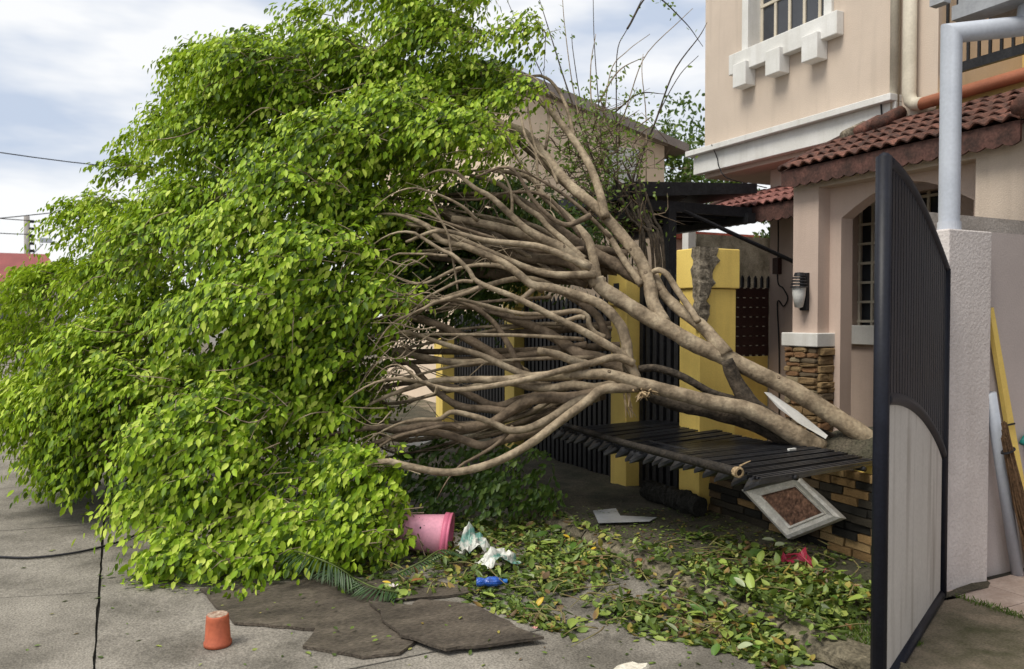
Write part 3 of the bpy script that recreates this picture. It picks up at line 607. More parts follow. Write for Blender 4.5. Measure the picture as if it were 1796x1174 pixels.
# red roofed house and poles far down the street
rh_ = thing('far_house', (-5.5, 36, 0), 'small house with a red sheet roof far down the street', 'house')
MB().box(-11, -2.2, 34.5, 42, 0, 2.75).build('wall', M('far_wall', (0.42, 0.36, 0.30), rough=.9, scale=1), rh_)
q0 = MB().prism([(-11.5, 34.0, 2.65), (-1.7, 34.0, 2.65), (-2.6, 37.5, 4.05), (-11.5, 37.5, 4.05)], (0, 0, .06)); q0.build('roof', M('red_roof', (0.27, 0.075, 0.07), (0.21, 0.06, 0.055), scale=2, rough=.7, stretch=(1, .1, 1)), rh_)
for xx in (-6.5, -4.3): MB().box(xx, xx+1.0, 34.44, 34.5, .9, 2.1).build('window', glass_m, rh_)
up_ = thing('utility_pole', (-2.65, 40, 0), 'grey utility pole with insulators rising behind the red roof', 'pole')
bp_ = onY(48, 455, 40); tp_ = onY(48, 379, 40)
up_.location = (bp_.x, 40, 0)
MB().tube([(bp_.x, 40, 0), (bp_.x, 40, tp_.z)], [.15, .11], 10).build('shaft', M('pole_concrete', (0.33, 0.31, 0.29), rough=.9), up_, smooth=True)
for k in range(7): MB().box(bp_.x+.1, bp_.x+.28, 39.9, 40.0, tp_.z-.3-.32*k, tp_.z-.18-.32*k).build('insulator', black, up_)
MB().tube([(bp_.x, 40, tp_.z-1.9), (bp_.x+.6, 39.9, tp_.z-1.2)], .03, 6).build('lamp_arm', greypipe, up_)
MB().box(bp_.x+.5, bp_.x+.95, 39.75, 39.95, tp_.z-1.15, tp_.z-.95).build('lamp_head', greypipe, up_)
def wire(a, b, sag, r_, label):
    p = [a.lerp(b, t)+Vector((0, 0, -sag*4*t*(1-t))) for t in np.linspace(0, 1, 14)]
    w_ = MB().tube(p, r_, 5).build('overhead_wire', black); tag(w_, label, 'wire', 'overhead wires')
T = Vector((bp_.x, 40, tp_.z))
wire(T+Vector((.2, 0, -.2)), Vector((-14, 30, 6.8)), .5, .02, 'overhead wire running from the pole top out to the left')
wire(T+Vector((.2, 0, -.8)), Vector((-14, 30, 6.0)), .5, .02, 'overhead wire running from the middle of the pole to the left')
wire(T+Vector((.2, 0, -.2)), Vector((9, 52, 6.3)), .5, .02, 'overhead wire running from the pole top behind the crown')
wire(T+Vector((.2, 0, -1.0)), Vector((9, 52, 5.4)), .5, .02, 'overhead wire running from the middle of the pole behind the crown')
wire(at(-300, 215, 16), at(420, 305, 26), .25, .014, 'thin overhead wire sloping across the sky above the pole')
wire(at(-300, 408, 22), at(420, 330, 30), .15, .016, 'thin overhead wire rising behind the crown just above the pole')

# ================================================================== FALLEN TREE
tree = thing('fallen_tree', (4.5, 3.6, .5), 'uprooted tree with many grey-brown limbs and a dense bright green crown lying across the street', 'tree')
# each limb: (pixel path, half-widths in px at start and end, depth at start and end, material, extra length into the crown in m)
LIMBS = [
 ('trunk', [(1548, 792), (1529, 774), (1470, 735), (1396, 688), (1331, 656), (1273, 627), (1221, 606), (1169, 575), (1134, 556), (1088, 527), (1056, 505), (1047, 490)], 20, 15, 5.22, 5.72, bark, 0),
 ('trunk', [(1440, 790), (1367, 747), (1315, 720), (1250, 706), (1186, 690), (1147, 679), (1105, 668), (1066, 657), (1006, 657), (957, 659), (882, 666), (808, 666), (759, 669), (709, 684)], 22, 5, 5.25, 5.45, bark, .6),
 ('limb', [(1047, 500), (1034, 474), (1012, 456), (978, 432), (945, 416), (915, 396), (889, 371), (860, 345), (833, 330), (800, 302)], 15, 3.5, 5.72, 5.75, bark, .3),
 ('limb', [(1049, 505), (1042, 460), (1032, 422), (1012, 398), (989, 375), (955, 346), (941, 322), (925, 310)], 11, 6, 5.75, 6.2, bark, .7),
 ('limb', [(985, 436), (945, 420), (900, 406), (856, 395), (825, 389), (793, 385)], 12, 8, 5.85, 5.95, bark, 0),
 ('limb', [(1275, 622), (1234, 575), (1195, 546), (1163, 515), (1147, 483)], 15, 10, 5.45, 5.85, bark, 0),
 ('limb', [(1165, 568), (1146, 533), (1137, 491), (1121, 452), (1101, 426), (1071, 391), (1045, 363), (1004, 330), (966, 287), (943, 256), (915, 230)], 15, 9, 5.6, 6.5, bark, .9),
 ('limb', [(1062, 382), (1053, 343), (1040, 304), (1022, 269), (1004, 243), (976, 207), (946, 174)], 10, 6, 6.0, 6.6, bark, .6),
 ('limb', [(1006, 246), (1003, 225), (994, 189), (979, 159), (964, 141), (948, 133)], 4.5, 3, 6.4, 6.7, bark, .3),
 ('limb', [(957, 262), (963, 215), (956, 177), (943, 141)], 3.2, 2.5, 6.35, 6.5, bark, .3),
 ('limb', [(1030, 352), (990, 322), (958, 290), (925, 262), (900, 238)], 8, 7, 6.15, 6.6, bark2, .9),
 ('limb', [(1140, 480), (1155, 474), (1170, 482), (1187, 508), (1215, 549), (1225, 565)], 6, 7, 5.8, 5.5, bark, 0),
 ('limb', [(1128, 492), (1100, 478), (1075, 462), (1034, 440), (1000, 418), (970, 395), (940, 370), (905, 350)], 15, 9, 5.85, 6.4, bark2, .8),
 ('limb', [(1125, 500), (1098, 462), (1072, 420), (1060, 405)], 8, 6, 5.75, 6.0, bark, 0),
 ('limb', [(1040, 492), (1023, 482), (1000, 462), (967, 456), (923, 453), (878, 436), (842, 422), (811, 400), (793, 380)], 12, 9, 5.85, 6.2, bark2, .7),
 ('limb', [(1030, 500), (976, 474), (945, 471), (900, 462), (867, 447), (833, 429), (790, 415)], 10, 7, 5.95, 6.2, bark2, .7),
 ('limb', [(1104, 655), (1100, 620), (1098, 600), (1087, 569), (1056, 536), (1012, 518), (967, 505), (934, 500), (911, 482), (889, 465), (856, 449), (811, 431), (773, 422), (751, 398)], 13, 6, 5.45, 5.75, bark, .5),
 ('limb', [(940, 504), (918, 522), (905, 530)], 6, 5, 5.6, 5.55, bark, 0),
 ('limb', [(1116, 678), (1113, 655), (1096, 628), (1079, 614), (1040, 591), (1012, 576), (967, 554), (923, 531), (889, 516), (860, 505), (833, 491), (822, 474), (796, 449), (773, 438), (727, 409)], 11, 3.2, 5.4, 5.35, bark, .3),
 ('limb', [(1061, 592), (1045, 585), (1034, 572), (1030, 556), (1012, 546), (978, 549), (923, 551), (878, 543), (845, 534), (800, 524)], 6.5, 3.5, 5.55, 5.5, bark, .4),
 ('limb', [(975, 566), (995, 562), (1016, 556), (1026, 558)], 4, 5, 5.45, 5.5, bark, 0),
 ('limb', [(918, 660), (908, 640), (889, 600), (865, 565), (834, 541), (800, 527)], 8, 4, 5.75, 5.7, bark2, .3),
 ('limb', [(840, 505), (815, 515), (789, 523), (762, 531), (740, 543), (700, 560)], 5, 3, 5.35, 5.25, bark, .2),
 ('limb', [(751, 365), (769, 382), (785, 409), (791, 440), (798, 478), (803, 510)], 3, 2, 5.4, 5.4, bark, 0),
 ('limb', [(785, 449), (745, 446), (700, 445)], 3, 2, 5.35, 5.3, bark, .2),
 ('limb', [(830, 494), (805, 494), (773, 509), (752, 520)], 4, 2.5, 5.35, 5.3, bark, .2),
 ('limb', [(1108, 655), (1060, 632), (1018, 622), (994, 606), (969, 590), (932, 572), (900, 560), (870, 545)], 15, 9, 5.6, 6.0, bark2, .6),
 ('limb', [(1066, 596), (1058, 575), (1047, 554), (1020, 532), (1000, 520)], 9, 8, 5.8, 5.9, bark2, 0),
 ('limb', [(965, 452), (934, 447), (900, 433), (867, 413), (833, 405), (790, 395)], 9, 7, 6.1, 6.4, bark2, .7),
 ('limb', [(1000, 462), (976, 451), (934, 438), (907, 422), (870, 400)], 7, 6, 6.2, 6.5, bark2, .8),
 ('limb', [(1025, 455), (1012, 445), (989, 422), (963, 400), (945, 380), (918, 362), (900, 344), (880, 325)], 8, 5, 5.8, 6.1, bark, .7),
 ('limb', [(1112, 638), (1080, 627), (1031, 639), (981, 651), (932, 664), (882, 674), (808, 684), (766, 679), (742, 671), (697, 664)], 9, 4, 5.38, 5.1, bark, .35),
 ('limb', [(1095, 672), (1045, 681), (1006, 676), (969, 681), (932, 679), (905, 672), (880, 668)], 12, 8, 5.55, 5.7, bark, 0),
 ('limb', [(1118, 680), (1088, 681), (1055, 684), (1031, 703), (981, 740), (932, 777), (882, 805), (833, 822), (784, 829), (734, 822), (685, 810)], 11, 7, 5.35, 4.95, bark, .4),
 ('limb', [(1060, 690), (1001, 698), (956, 698), (919, 706), (882, 730), (858, 743), (808, 750), (759, 745), (709, 753), (672, 750)], 14, 7, 5.5, 5.4, bark2, .6),
 ('limb', [(1050, 694), (1006, 708), (976, 728), (932, 750), (895, 755), (870, 745), (833, 731), (793, 723), (771, 735), (734, 736)], 12, 4, 5.42, 5.3, bark, .4),
 ('limb', [(1010, 712), (965, 745), (922, 762), (882, 772), (845, 782), (808, 770), (759, 758), (715, 762)], 12, 7, 5.55, 5.35, bark2, .6),
 ('limb', [(1000, 660), (950, 662), (917, 656), (882, 641), (845, 624), (796, 609), (759, 597), (729, 587), (709, 582)], 10, 4, 5.65, 5.5, bark, .4),
 ('limb', [(930, 662), (890, 640), (858, 617), (821, 595), (779, 575), (740, 560)], 11, 8, 5.8, 6.0, bark2, .6),
 ('limb', [(925, 655), (900, 642), (863, 634), (808, 637), (741, 627), (700, 618)], 9, 7, 5.85, 5.9, bark, .6),
 ('limb', [(960, 690), (907, 703), (870, 713), (833, 698), (800, 682), (760, 672)], 10, 7, 5.75, 5.9, bark2, .6),
 ('limb', [(930, 706), (895, 722), (858, 718), (808, 713), (771, 691), (742, 664), (729, 646)], 10, 6, 5.65, 5.8, bark2, .5),
 ('limb', [(1030, 640), (1008, 634), (976, 622), (944, 616)], 10, 8, 5.6, 5.5, bark, 0),
 ('limb', [(900, 748), (870, 780), (838, 800), (815, 812)], 5, 3, 5.4, 5.3, bark2, .2),
 ('limb', [(766, 679), (762, 690), (745, 696)], 3, 2, 5.12, 5.1, bark, 0),
 ('limb', [(742, 671), (715, 650), (698, 640)], 3.5, 2, 5.1, 5.1, bark, .2),
 ('limb', [(810, 752), (790, 745), (752, 752), (700, 765)], 5, 4, 5.35, 5.3, bark2, .3),
 ('limb', [(1275, 632), (1292, 672), (1320, 712), (1370, 752), (1400, 775)], 13, 22, 5.4, 5.35, rotwood, 0),
 ('limb', [(1120, 648), (1150, 646), (1195, 660), (1250, 690), (1300, 706), (1345, 740)], 8, 8, 5.5, 5.4, rotwood, 0),
 ('limb', [(1130, 690), (1190, 710), (1250, 722), (1330, 745), (1390, 775)], 12, 20, 5.55, 5.4, rotwood, 0),
 ('limb', [(978, 322), (962, 285), (940, 262), (928, 205), (925, 180)], 3, 2, 6.1, 6.3, bark, .2),
 ('limb', [(945, 330), (942, 300), (940, 270), (922, 240), (913, 200)], 3.5, 2.5, 6.0, 6.2, bark, .2),
 ('limb', [(943, 325), (925, 300), (905, 275), (890, 240)], 3.5, 2, 6.0, 6.0, bark, .2),
 ('limb', [(898, 378), (897, 340), (885, 310), (872, 300)], 3.5, 2, 5.75, 5.8, bark, .1),
 ('limb', [(838, 388), (810, 362), (770, 342), (730, 330)], 4, 2, 5.7, 5.5, bark, .3),
]
def axis_depth(p): return (Vector(p)-EYE).dot(_f)
for (nm, pts, w0, w1, d0, d1, mt, ext) in LIMBS:
    n = max(14, len(pts)*5); w0 *= .84; w1 *= .86
    L = [0]
    for a, b in zip(pts[:-1], pts[1:]): L.append(L[-1]+math.hypot(a[0]-b[0], a[1]-b[1]))
    t = [q/L[-1] for q in L]
    arr = smoothpath([(p[0], p[1], d0+(d1-d0)*tt + .012*math.sin(9*tt+d0*7), w0+(w1-w0)*tt**.8) for p, tt in zip(pts, t)], n)
    P = [at(a[0], a[1], a[2]) for a in arr]; rad = [a[3]*a[2]/FPX for a in arr]
    if ext:
        d = (P[-1]-P[-4]).normalized(); d = (d + Vector((-.35, .3, -.05))).normalized()
        for k in range(1, 6): P.append(P[-1] + d*ext/5 + Vector((0, 0, -.012*k))); rad.append(rad[-1]*.8)
    seg = 16 if w0 > 9 else 10
    rad = [r_*(1+.02*math.sin(i*1.1+d0*9)+random.uniform(-.02, .02)) for i, r_ in enumerate(rad)]
    mb = MB().tube(P, rad, seg, wob=.045)
    j = .018 if w0 > 9 else .01
    o_ = mb.build(nm, mt, tree, smooth=True)
    # small knots where side shoots broke off
    if w0 >= 11 and mt in (bark,):
        for k in range(2):
            kn = MB(); i = random.randrange(3, len(P)-4); tv = (P[i+1]-P[i]).normalized(); sv = Vector((random.uniform(-1, 0), random.uniform(-1, 0), random.uniform(-.3, 1))); sv = (sv-tv*sv.dot(tv)).normalized()
            kr = rad[i]*random.uniform(.6, 1.0)
            kn.lathe([(kr*.44, -.006), (kr*.34, .003), (kr*.22, .006), (kr*.12, .001), (0, -.001)], 9, P[i]+sv*rad[i]*.95, sv)
            kn.build('knot', bark2, o_, smooth=True)
# the fan of slender branches between the trunks and the crown
J = smoothpath([(1095, 690), (1105, 655), (1085, 600), (1060, 545), (1040, 490), (1100, 465), (1080, 400)], 100); E = smoothpath([(700, 800), (690, 740), (690, 660), (720, 580), (740, 500), (760, 420), (830, 360), (900, 290)], 100)
fine = MB()
for k in range(26):
    t = (k+random.random())/26; a = J[min(99, int(t*99))]; b = E[int(np.clip(t+random.gauss(0, .06), 0, .99)*99)]
    s0 = random.uniform(0, .35); x0, y0 = a+(b-a)*s0; x1, y1 = b; bend = random.gauss(0, 24)+(8 if t < .4 else -4)
    d0_ = random.uniform(5.5, 6.1); d1_ = d0_+random.uniform(-.15, .35); w_ = random.uniform(4, 8.5)*(1-s0*.8); mt = random.choice([bark, bark, bark2])
    arr = smoothpath([(x0, y0, d0_), (x0+(x1-x0)*.33, y0+(y1-y0)*.33+bend, d0_+(d1_-d0_)*.3), (x0+(x1-x0)*.68, y0+(y1-y0)*.68+bend*.7+random.gauss(0, 6), d0_+(d1_-d0_)*.7), (x1, y1, d1_), (x1-60, y1+random.gauss(0, 18), d1_+.15)], 26)
    P = [at(*q) for q in arr]; MB().tube(P, [w_*(1-.62*i/25)*q[2]/FPX for i, q in enumerate(arr)], 9, wob=.05).build('branch', mt, tree, smooth=True)
    for _ in range(3):
        i = random.randrange(8, 22); q = P[i]; dr = (P[i+2]-P[i]).normalized()+Vector((random.gauss(0, .4), random.gauss(0, .4), random.gauss(0, .45))); L_ = random.uniform(.12, .4)
        m_ = q+dr*L_*.5+Vector((0, 0, random.gauss(0, .03))); e_ = q+dr*L_+Vector((-.05, 0, random.gauss(0, .06)))
        fine.tube(smoothpath([q, m_, e_], 7), list(np.linspace(.006, .002, 7)), 5)
        fine.tube(smoothpath([m_, m_+(dr+Vector((random.gauss(0, .6), random.gauss(0, .4), random.gauss(0, .6))))*L_*.3], 4), [.003, .003, .002, .0015], 4)
for k in range(12):                                     # thicker ones farther back, shade put into their darker bark
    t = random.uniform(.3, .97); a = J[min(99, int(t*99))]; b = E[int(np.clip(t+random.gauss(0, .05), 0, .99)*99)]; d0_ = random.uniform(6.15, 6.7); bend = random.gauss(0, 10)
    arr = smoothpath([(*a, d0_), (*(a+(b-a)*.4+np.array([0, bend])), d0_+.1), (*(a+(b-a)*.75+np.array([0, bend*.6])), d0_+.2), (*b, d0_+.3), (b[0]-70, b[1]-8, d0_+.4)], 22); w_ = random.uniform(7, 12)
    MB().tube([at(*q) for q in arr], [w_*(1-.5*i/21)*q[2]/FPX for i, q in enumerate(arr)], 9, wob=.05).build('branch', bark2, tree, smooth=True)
fo_ = fine.build('fine_twigs', bark, tree, smooth=True); fo_['kind'] = 'stuff'
# torn, pale wood where a limb snapped
mb = MB(); c0 = at(1128, 690, 5.32)
for k in range(26):
    o = Vector((random.uniform(-.07, .06), random.uniform(-.05, .05), random.uniform(-.025, .03)))
    mb.tube([c0+o, c0+o+Vector((random.uniform(-.09, .05), random.uniform(-.06, .02), random.uniform(-.05, .03)))], [random.uniform(.005, .011), .002], 5)
for k in range(5):
    a = at(1100+random.uniform(-6, 6), 690, 5.33); mb.tube([a, a+Vector((random.uniform(-.01, .04), 0, -.09)), a+Vector((random.uniform(0, .06), 0, -.17))], [.008, .007, .002], 5)
mb.build('torn_wood', splinter, tree)
# root mass behind the brick wall
mb = MB(); c0 = Vector((4.62, 3.62, .55)); n_, m_ = 18, 10; vs_ = []
for i in range(m_+1):
    for k in range(n_):
        a = 2*math.pi*k/n_; b_ = math.pi*i/m_; r_ = .34*(1+.35*mn.noise((math.cos(a)*2, math.sin(a)*2, b_*2)))
        vs_.append(c0+Vector((r_*math.sin(b_)*math.cos(a), r_*1.3*math.sin(b_)*math.sin(a), .24*math.cos(b_))))
mb.add(vs_, [(i*n_+k, i*n_+(k+1) % n_, (i+1)*n_+(k+1) % n_, (i+1)*n_+k) for i in range(m_) for k in range(n_)]); mb.build('root_ball', soil_m, tree, smooth=True)
mb = MB()
for k in range(26):
    a = random.uniform(0, 6.28); p0 = c0+Vector((.2*math.cos(a), .3*math.sin(a), random.uniform(-.1, .2)))
    mb.tube(smoothpath([p0, p0+Vector((.2*math.cos(a), .22*math.sin(a), random.uniform(-.1, .1))), p0+Vector((.34*math.cos(a+.4), .34*math.sin(a+.4), random.uniform(-.25, .0)))], 8), list(np.linspace(.02, .005, 8)), 6)
mb.build('roots', rotwood, tree, smooth=True)

# ------------------------------------------------------------------ crown: clumps of drooping leafy shoots
OUT = [(290, 1030), (262, 950), (212, 880), (222, 800), (205, 780), (190, 850), (140, 880), (105, 850), (85, 780), (20, 700), (2, 640), (0, 540), (25, 470), (105, 435), (100, 390), (125, 300), (180, 265), (245, 225), (243, 170), (270, 100), (330, 70), (440, 68), (480, 25), (560, 5), (620, -60), (820, -60), (850, 0), (880, 45), (930, 85), (945, 130), (925, 190), (900, 240), (885, 320), (800, 360), (760, 400), (735, 460), (730, 540), (700, 600), (675, 700), (660, 800), (680, 880), (715, 950), (660, 985), (600, 985), (520, 1020), (380, 1030)]
OUT = [(x+(20 if x > 700 and y < 330 else 44 if x < 560 and y < 450 else 14 if x < 300 and y < 700 else 0), y-(24 if y < 450 and x > 300 else 10 if y < 450 else 0)) for x, y in OUT]
OUTa = np.array(OUT, float)
def inside(x, y, P=OUTa):
    c = False; j = len(P)-1
    for i in range(len(P)):
        if (P[i, 1] > y) != (P[j, 1] > y) and x < (P[j, 0]-P[i, 0])*(y-P[i, 1])/(P[j, 1]-P[i, 1])+P[i, 0]: c = not c
        j = i
    return c
def edge_dist(x, y, P=OUTa):
    a = P; b = np.roll(P, -1, 0); d = b-a; t = np.clip(((np.array([x, y])-a)*d).sum(1)/(d*d).sum(1), 0, 1)
    return np.linalg.norm(a+d*t[:, None]-np.array([x, y]), axis=1).min()
def front(x, y):
    return .34*mn.noise((x/150+.5*y/150, y/95, 4.2)) + np.interp(y, [-60, 0, 200, 400, 600, 800, 900, 1035], [6.5, 6.3, 5.9, 5.5, 5.15, 4.9, 4.72, 4.4]) + np.interp(x, [0, 150, 300, 450, 600, 750, 950], [1.6, 1.0, .35, .05, .08, .3, .55])*np.interp(y, [900, 1030], [1, .3])
lobes = []                                             # centre, radius, weight
cand = [(random.uniform(0, 950), random.uniform(-60, 1030)) for _ in range(9000)]
chosen = []
for (x, y) in cand:
    if not inside(x, y): continue
    e = edge_dist(x, y)
    if e < 26 or any((x-a)**2+(y-b)**2 < 80**2 for a, b, _ in chosen): continue
    chosen.append((x, y, e))
for (x, y, e) in chosen:
    x += 26; d = front(x, y); rp = min(104, e+12)*random.uniform(.85, 1.1); r_ = rp*d/FPX
    lobes.append((at(x, y, d+r_*.8+random.uniform(-.34, .30)), r_, 1.0))
for (x, y, d, r_) in [(670, 890, 4.95, .22), (690, 945, 4.95, .15), (640, 950, 4.85, .2), (560, 985, 4.72, .16), (470, 1000, 4.62, .14), (370, 1000, 4.55, .14), (650, 830, 5.0, .22), (310, 990, 4.6, .13), (600, 930, 4.8, .2),
                      (160, 820, 5.95, .22), (120, 790, 6.0, .26), (65, 740, 6.2, .28), (175, 750, 5.9, .26), (120, 710, 6.0, .28), (50, 690, 6.5, .24), (140, 850, 5.95, .14)]:
    c = at(x+14, y, d); c.z = max(c.z, .13); lobes.append((c, r_, 1.3))
for (x, y, e) in chosen:                               # the far side of the crown
    if e > 34 and random.random() < .9:
        x += 20; d = front(x, y)+random.uniform(.7, 2.2); r_ = random.uniform(.40, .58); c = at(x, y, d)
        if c.z > .35 and c.x < 3.4: lobes.append((c, r_, .72))
# foliage trapped low behind the limbs
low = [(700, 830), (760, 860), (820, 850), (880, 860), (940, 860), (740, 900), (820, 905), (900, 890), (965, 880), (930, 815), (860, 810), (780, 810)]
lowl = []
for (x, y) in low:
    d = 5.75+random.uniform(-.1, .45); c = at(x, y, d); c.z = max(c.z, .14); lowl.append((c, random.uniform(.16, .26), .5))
backl = []  # added dark leaves, a backing that keeps gaps between the limbs dark
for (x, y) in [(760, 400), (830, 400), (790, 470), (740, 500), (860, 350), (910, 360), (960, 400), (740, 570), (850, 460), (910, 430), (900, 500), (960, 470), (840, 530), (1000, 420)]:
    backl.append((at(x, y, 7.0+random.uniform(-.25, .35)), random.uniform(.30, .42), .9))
T_AWAY = np.array([-.80, .34, 0.0])
def sprigs(lobes, dens, up_bias=.7):
    B, A, U, LN = [], [], [], []
    for c, r_, wgt in lobes:
        n = int(dens*wgt*(r_/.35)**2)
        u = unit(rnd3(n) + np.array([-.25, -.25, up_bias])); s = rng.uniform(.3, 1.0, (n, 1))**.5
        flat = np.array([1.12, 1.05, .66])
        B.append(np.array(c) + u*s*r_*.86*flat); U.append(u)
        A.append(unit(u*.42 + T_AWAY*.80 + rnd3(n)*.26 + np.array([0, 0, .02]))); LN.append(rng.uniform(.16, .36, n))
    Bs = np.vstack(B); O = unit(Bs-np.array([1.2, 6.8, 1.4]))
    return Bs, np.vstack(A), unit(np.vstack(U)*.6+O*.7), np.concatenate(LN)
def sprig_leaves(B, A, U, LN, k=13, size=(.030, .074), droop=.9):
    N = len(B); P, D, Nn = [], [], []
    for i in range(k):
        t = (i+.6)/k
        pos = B + A*(LN*t)[:, None] + np.array([0, 0, -1.0])*(LN*droop*.55*t*t)[:, None]
        tan = unit(A + np.array([0, 0, -1.0])*(droop*1.1*t))
        side = unit(np.cross(tan, np.array([0, 0, 1.0]) + rnd3(N)*.1)); sg = 1 if i % 2 else -1
        d = tan*.62 + side*sg*rng.uniform(.1, .6, (N, 1)) + np.array([0, 0, -.55]) + rnd3(N)*.24
        nr = np.array([0, 0, .50]) + U*.85 + rnd3(N)*.34
        P.append(pos + side*sg*.008 + rnd3(N)*.012); D.append(d); Nn.append(nr)
    P, D, Nn = np.vstack(P), np.vstack(D), np.vstack(Nn); n = len(P)
    ln = rng.uniform(*size, n); return P, D, Nn, ln, ln*rng.uniform(.48, .60, n), rng.uniform(.02, .22, n)
B, A, U, LN = sprigs(lobes, 112)
P, D, Nn, ln, wd, cu = sprig_leaves(B, A, U, LN)
V = leaf_verts(P, D, Nn, ln, wd, cu); print('LEAVES', len(V))
V[:, :, 2] = np.maximum(V[:, :, 2], .012 + .03*rng.random((len(V), 1)))
crown = leaves_obj('crown', leaf_m, np.zeros((0, 7, 3)), tree) if False else None
# nearest leaves are parts of their own, the rest one mass
Vc = V.mean(1); vd = np.linalg.norm(Vc-np.array(EYE), axis=1)
order = np.argsort(vd); near = order[:260]; keep = np.ones(len(V), bool); keep[near] = False
crown = leaves_obj('crown', leaf_m, V[keep], tree); crown['kind'] = 'stuff'
unit_leaf = MB(); lv_ = leaf_verts(np.zeros((1, 3)), np.array([[1., 0, 0]]), np.array([[0, 0, 1.]]), np.array([1.]), np.array([.52]), np.array([.12]))[0]
unit_leaf.add([tuple(v) for v in lv_], LEAF_F); ul_me = mesh_of(unit_leaf, 'leaf', leaf_m, smooth=True)
Dn = unit(D); Nr = unit(Nn-Dn*np.sum(Nn*Dn, 1, keepdims=True)); Sd = np.cross(Nr, Dn)
o0 = np.array(origin(tree))
for i in near:
    o = bpy.data.objects.new('leaf', ul_me); col.objects.link(o); o.parent = tree
    m = Matrix((Dn[i]*ln[i], Sd[i]*ln[i], Nr[i]*ln[i])).transposed().to_4x4(); p = P[i]-o0; p[2] = max(p[2], .05-o0[2]); m.translation = Vector(p); o.matrix_local = m
# shoots carrying the leaves
def twig_mesh(B, A, LN, sel, r0=.0035, droop=.9):
    mb = MB()
    for i in sel:
        b, a, L = Vector(B[i]), Vector(A[i]), LN[i]
        pts = [b-a*.12] + [b+a*L*t+Vector((0, 0, -L*droop*.55*t*t)) for t in (.0, .4, .8)]
        if pts[-1].z > .02: mb.tube(pts, [r0*1.3, r0, r0*.8, r0*.4], 4, cap=False)
    return mb
sel = rng.choice(len(B), min(len(B), 3000), replace=False)
tg = twig_mesh(B, A, LN, sel).build('twigs', bark, tree, smooth=True); tg['kind'] = 'stuff'
# longer bare shoots over the crown surface
mb = MB()
for (x, y, e) in chosen:
    if e > 70 and random.random() < .8:
        d = front(x, y)-.05; a = at(x, y, d+.25); b = at(x-random.uniform(20, 70), y+random.uniform(-25, 30), d-.02); c = at(x-random.uniform(70, 120), y+random.uniform(-20, 60), d+.05)
        mb.tube(smoothpath([a, b, c], 9), list(np.linspace(.006, .002, 9)), 5)
for _ in range(30):                                     # thin shoots where foliage meets bare wood
    y = random.uniform(400, 800); x = np.interp(y, [400, 540, 700, 800], [765, 735, 690, 670])+random.uniform(-10, 40); d = 5.3
    a = at(x, y, d); b = at(x-30, y+random.uniform(-25, 25), d-.05); c = at(x-75, y+random.uniform(-30, 45), d-.05)
    mb.tube(smoothpath([a, b, c], 8), list(np.linspace(.006, .002, 8)), 5)
sh = mb.build('bare_shoots', splinter if False else bark, tree, smooth=True); sh['kind'] = 'stuff'
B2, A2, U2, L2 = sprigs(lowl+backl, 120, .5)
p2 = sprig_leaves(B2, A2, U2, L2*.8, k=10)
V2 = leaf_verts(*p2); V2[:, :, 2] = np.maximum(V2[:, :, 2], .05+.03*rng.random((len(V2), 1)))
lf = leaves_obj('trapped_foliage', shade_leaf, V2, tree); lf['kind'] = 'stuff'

# ================================================================== VINE BUSH with long bare shoots, and tree beyond
vb = thing('climbing_bush', (4.9, 6.7, 0), 'straggly bush with long thin bare shoots arching up against the sky behind the branches', 'bush')
SH = [[(1075, 420), (1050, 330), (1010, 180), (991, 51), (985, -30)], [(1085, 420), (1060, 300), (1049, 170), (1042, 68), (1040, -30)], [(1090, 420), (1083, 300), (1081, 177), (1083, 89), (1100, 51), (1130, -10)],
      [(1080, 430), (1082, 320), (1087, 238), (1107, 163), (1134, 95), (1192, 37), (1215, 15)], [(1095, 430), (1114, 300), (1148, 218), (1182, 126), (1226, 65), (1240, 40)], [(1100, 430), (1120, 300), (1150, 212), (1190, 135), (1225, 98)],
      [(1130, 430), (1133, 330), (1133, 205), (1126, 130), (1128, 95)], [(1070, 420), (1040, 300), (1020, 190), (1005, 90), (1003, 60)], [(1060, 410), (1020, 290), (950, 130), (913, 55), (885, -10)], [(1080, 420), (1060, 250), (1070, 130), (1100, 90), (1140, 60)],
      [(1110, 430), (1135, 380), (1180, 360), (1225, 330)], [(1100, 430), (1110, 390), (1150, 345), (1170, 325)], [(1080, 420), (1063, 330), (1062, 270), (1050, 220)], [(1090, 430), (1068, 350), (1060, 300), (1040, 250)],
      [(1100, 51), (1141, -8), (1199, 37), (1233, 82)], [(1065, 300), (1040, 200), (1036, 120), (1045, 60)], [(1055, 320), (1000, 170), (965, 60), (940, -20)], [(1075, 200), (1120, 165), (1165, 165)], [(1050, 180), (1085, 125), (1130, 100)]]
bl = []
for i, s_ in enumerate(SH):
    d = 7.4+.12*(i % 5); path = [at(x, y, d+.1*k) for k, (x, y) in enumerate(s_)]
    if s_[0][1] > 400: path = [Vector((path[0].x+.1, path[0].y+.05, .0)), Vector((path[0].x+.04, path[0].y, .9))] + path
    q = smoothpath(path, 34); dk = i in (4, 12, 13)
    MB().tube(q, list(np.linspace(.02 if dk else .011, .003, 34)), 6).build('shoot', rotwood if i % 3 else bark, vb, smooth=True)
    for t in range(12, 34):
        for _ in range(4 if t < 22 else 1):
            if random.random() < (.75 if t < 20 else .16): bl.append(q[t]+np.array([random.gauss(0, .05 if t < 20 else .01), random.gauss(0, .05 if t < 20 else .01), random.gauss(0, .04 if t < 20 else .01)]))
for _ in range(1900):                                   # leafy tangle low in the bush
    x, y = random.gauss(1040, 55), random.gauss(300, 85)
    if 150+max(0, (1000-x))*.6 < y < 445 and x > 930+max(0, y-330)*.5: bl.append(np.array(at(x, y, random.uniform(6.9, 7.9))))
bl = np.array(bl); n = len(bl)
